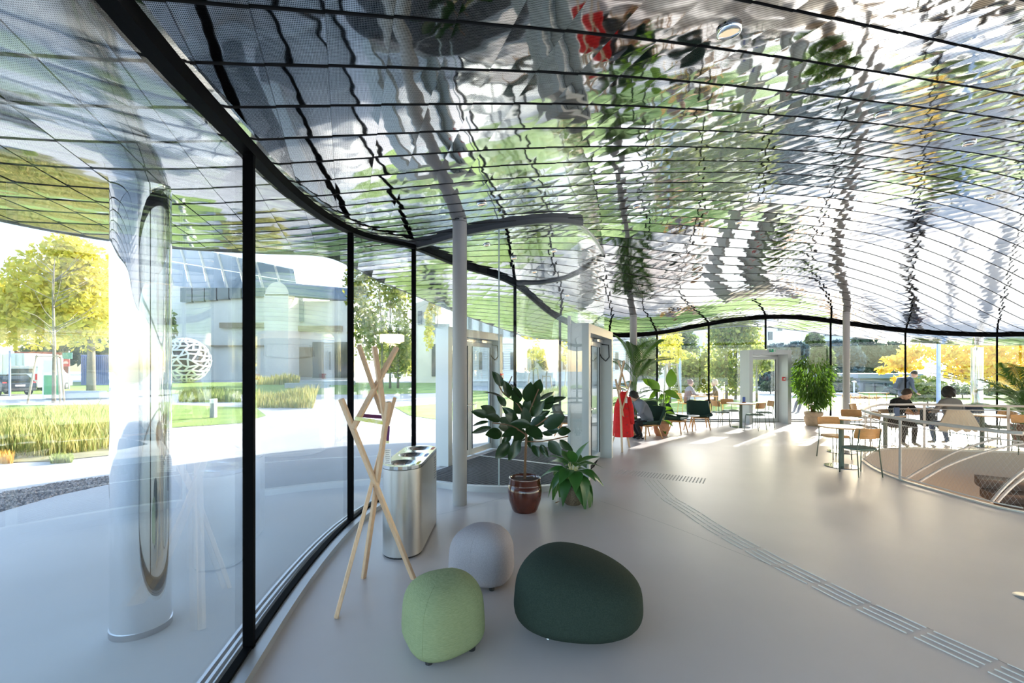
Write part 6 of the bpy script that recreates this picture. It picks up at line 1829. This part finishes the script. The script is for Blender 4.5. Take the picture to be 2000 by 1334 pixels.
def crate(name, label, px0, px1, py0, py1, Y, D, m, cat, ribs=8):
    x0, x1 = xat(px0, Y), xat(px1, Y); z0, z1 = max(GZ, zat(py1, Y)), zat(py0, Y)
    t = thing(name, label, cat, ((x0 + x1) / 2, Y, z0))
    MB().box((0, D / 2, (z1 - z0) / 2), (x1 - x0, D, z1 - z0)).build('body', m, t, bevel=0.03)
    mb = MB()
    for k in range(ribs): mb.box((-(x1 - x0) / 2 + (x1 - x0) * (k + 0.5) / ribs, -0.03, (z1 - z0) / 2), ((x1 - x0) / ribs * 0.45, 0.06, (z1 - z0) * 0.9))
    mb.build('corrugation', m, t, kind='stuff')
    return t
crate('shipping_container', 'brick red container behind the van', 28, 84, 687, 756, 52, 3, mat('brick_red_paint', (0.42, 0.10, 0.05), 0.6), 'container', 14)
crate('shipping_container', 'blue container left of the mirror column', 158, 222, 693, 760, 50, 3, mat('blue_paint', (0.06, 0.10, 0.32), 0.6), 'container', 16)
crate('truck_box', 'white truck box body behind the dark car', -30, 48, 690, 752, 46, 3, mat('white_paint', (0.62, 0.64, 0.66), 0.5), 'truck', 6)
sp_ = thing('info_panel', 'white framed panel with a green lower half behind the staked young tree', 'sign', (xat(103, 27), 27, GZ))
MB().box((0, 0, 1.25), (1.15, 0.12, 2.4)).build('frame', WHITE, sp_, bevel=0.02)
MB().box((0, -0.07, 0.85), (0.9, 0.02, 1.15)).build('green_field', mat('panel_green', (0.03, 0.30, 0.08), 0.5), sp_)
MB().box((0, -0.07, 1.95), (0.9, 0.02, 0.7)).build('white_field', mat('panel_white', (0.7, 0.72, 0.72), 0.5), sp_)
ss_ = thing('street_sign', 'post with a teal sign above a red sign beside the staked tree', 'sign', (xat(135, 40), 40, GZ))
MB().lathe([(0.05, 0), (0.05, 3.4)], 10).build('post', ALU, ss_, True, angle=0.6)
MB().box((-0.1, -0.06, 2.95), (0.85, 0.04, 0.55)).build('teal_board', mat('sign_teal', (0.10, 0.35, 0.30), 0.5), ss_)
MB().box((-0.2, -0.06, 2.32), (0.62, 0.04, 0.62)).build('red_board', mat('sign_red', (0.55, 0.05, 0.05), 0.5), ss_)
mb = MB()
for k in range(5):
    a = PI / 2 + (k - 2) * 0.62; mb.add([(-0.2, -0.09, 2.25), (-0.2 + 0.2 * math.cos(a - .2), -0.09, 2.25 + 0.2 * math.sin(a - .2)), (-0.2 + 0.27 * math.cos(a), -0.09, 2.25 + 0.27 * math.sin(a)), (-0.2 + 0.2 * math.cos(a + .2), -0.09, 2.25 + 0.2 * math.sin(a + .2))], [(0, 1, 2, 3)])
mb.build('leaf_emblem', WHITE, ss_)
pl = thing('lamp_post', 'slim grey blue pole before the van at far left', 'pole', (xat(19, 30), 30, GZ)); MB().lathe([(0.06, 0), (0.05, 3.0)], 10).build('pole', mat('blue_grey_pole', (0.28, 0.33, 0.42), 0.5), pl, True, angle=0.6)
def bench(label, px, py, L_, Y=None):
    x, y = G_(px, py)
    t = thing('concrete_bench', label, 'bench', (x, y, GZ))
    MB().box((0, 0, 0.22), (L_, 0.55, 0.44)).build('block', mat('bench_concrete', (0.42, 0.43, 0.45), 0.8), t, bevel=0.02)
    MB().box((0, 0, 0.46), (L_ * 0.98, 0.5, 0.04)).build('seat_slab', mat('bench_top', (0.50, 0.50, 0.50), 0.7), t)
bench('long grey concrete bench behind the meadow bed', 150, 779, 3.2)
bench('low concrete bench on the path before the vaulted building', 640, 752, 6.0)
bench('concrete bench in front of the birches', 600, 758, 4.0)
bo = thing('bollard_light', 'short bollard light with a white cap on the lawn', 'light', (*G_(417, 816), GZ))
MB().box((0, 0, 0.27), (0.17, 0.17, 0.54)).build('post', mat('bollard_grey', (0.33, 0.34, 0.36), 0.5), bo, bevel=0.006)
MB().box((0, 0, 0.62), (0.175, 0.175, 0.16)).build('cap', WHITE, bo, bevel=0.006)
lp = thing('lamp_post', 'tall pale blue grey pole outside at right of the seated woman', 'pole', (xat(1833, 21), 21, GZ)); MB().lathe([(0.085, 0), (0.075, 4.4)], 14).build('pole', mat('pale_pole', (0.40, 0.46, 0.58), 0.5), lp, True, angle=0.6); MB().lathe([(0.11, 0), (0.11, 0.05)], 14).build('foot', ALU, lp)
lp2 = thing('lamp_post', 'pale blue grey pole outside between golden tree and green bushes', 'pole', (xat(1328, 27), 27, GZ)); MB().lathe([(0.09, 0), (0.08, 2.6)], 12).build('pole', mat('pale_pole', (0.40, 0.46, 0.58), 0.5), lp2, True, angle=0.6); MB().lathe([(0.12, 0), (0.12, 0.05)], 12).build('foot', ALU, lp2)
lp3 = thing('path_lamp', 'short lamp with a flat disc head outside right of the far grey column', 'light', (xat(1668, 26), 26, GZ)); MB().lathe([(0.04, 0), (0.04, 1.05)], 10).build('pole', mat('pale_pole', (0.40, 0.46, 0.58), 0.5), lp3, True, angle=0.6); MB().lathe([(0.11, 1.05), (0.12, 1.08), (0.05, 1.12)], 16).build('lamp_head', WHITE, lp3, True)
stk = thing('white_stake', 'pale wooden stakes on the lawn behind the exit door glass', 'stake', (xat(1516, 26), 26, GZ)); MB().box((0, 0, 0.75), (0.09, 0.09, 1.5)).build('post', WOODP, stk); MB().box((0.12, 0, 1.2), (0.3, 0.05, 0.08)).build('cross_bar', WOODP, stk)

# terrace furniture
ORN = mat('orange_slat_wood', (0.62, 0.30, 0.06), 0.5); YELF = mat('mustard_frame', (0.62, 0.38, 0.04), 0.45)
def terrace_chair(label, x, y, rz):
    t = thing('terrace_chair', label, 'chair', (x, y, GZ), rz)
    for s in (-1, 1):
        MB().tube([(s * 0.22, 0.2, 0), (s * 0.22, 0.2, 0.44), (s * 0.22, -0.2, 0.44)], 0.012, 6).build('leg', YELF, t, True)
        MB().tube([(s * 0.22, -0.24, 0), (s * 0.22, -0.2, 0.44), (s * 0.22, -0.28, 0.86)], 0.012, 6).build('leg', YELF, t, True)
    for k in range(5): MB().box((0, 0.17 - k * 0.085, 0.455), (0.44, 0.07, 0.018)).build('seat_slat', ORN, t)
    for k in range(4): MB().box((0, -0.225 - k * 0.014, 0.56 + k * 0.085), (0.44, 0.016, 0.07)).build('back_slat', ORN, t)
    return t
terrace_chair('orange slatted terrace chair under the woman with the hair bun', o1x - 0.02, o1y, face(0.95, 0.05))
terrace_chair('orange slatted terrace chair under the blond person', xat(1400, 18.2), 18.2, face(-0.9, 0.5))
terrace_chair('orange slatted terrace chair behind the pot of the bushy plant', xat(1578, 18.3), 18.3, face(-0.95, -0.2))
terrace_chair('empty orange slatted chair outside left of the far grey column', xat(1625, 19.5), 19.5, face(0.5, -0.8))
def terrace_table(label, x, y, w=0.8):
    t = thing('terrace_table', label, 'table', (x, y, GZ))
    for k in range(7): MB().box((0, -0.3 + k * 0.1, 0.735), (w, 0.085, 0.022)).build('slat', ORN, t)
    for sx in (-1, 1):
        for sy in (-1, 1): MB().tube([(sx * (w / 2 - 0.06), sy * 0.28, 0), (sx * (w / 2 - 0.06), sy * 0.28, 0.72)], 0.014, 6).build('leg', YELF, t, True)
terrace_table('orange slatted table between the two people outside', xat(1372, 18.1), 18.1, 0.95)
terrace_table('orange slatted table outside behind the far grey column', xat(1650, 19.5), 19.4, 0.9)
terrace_table('orange slatted table outside left of the walking man', xat(1705, 20.5), 20.5, 0.9)
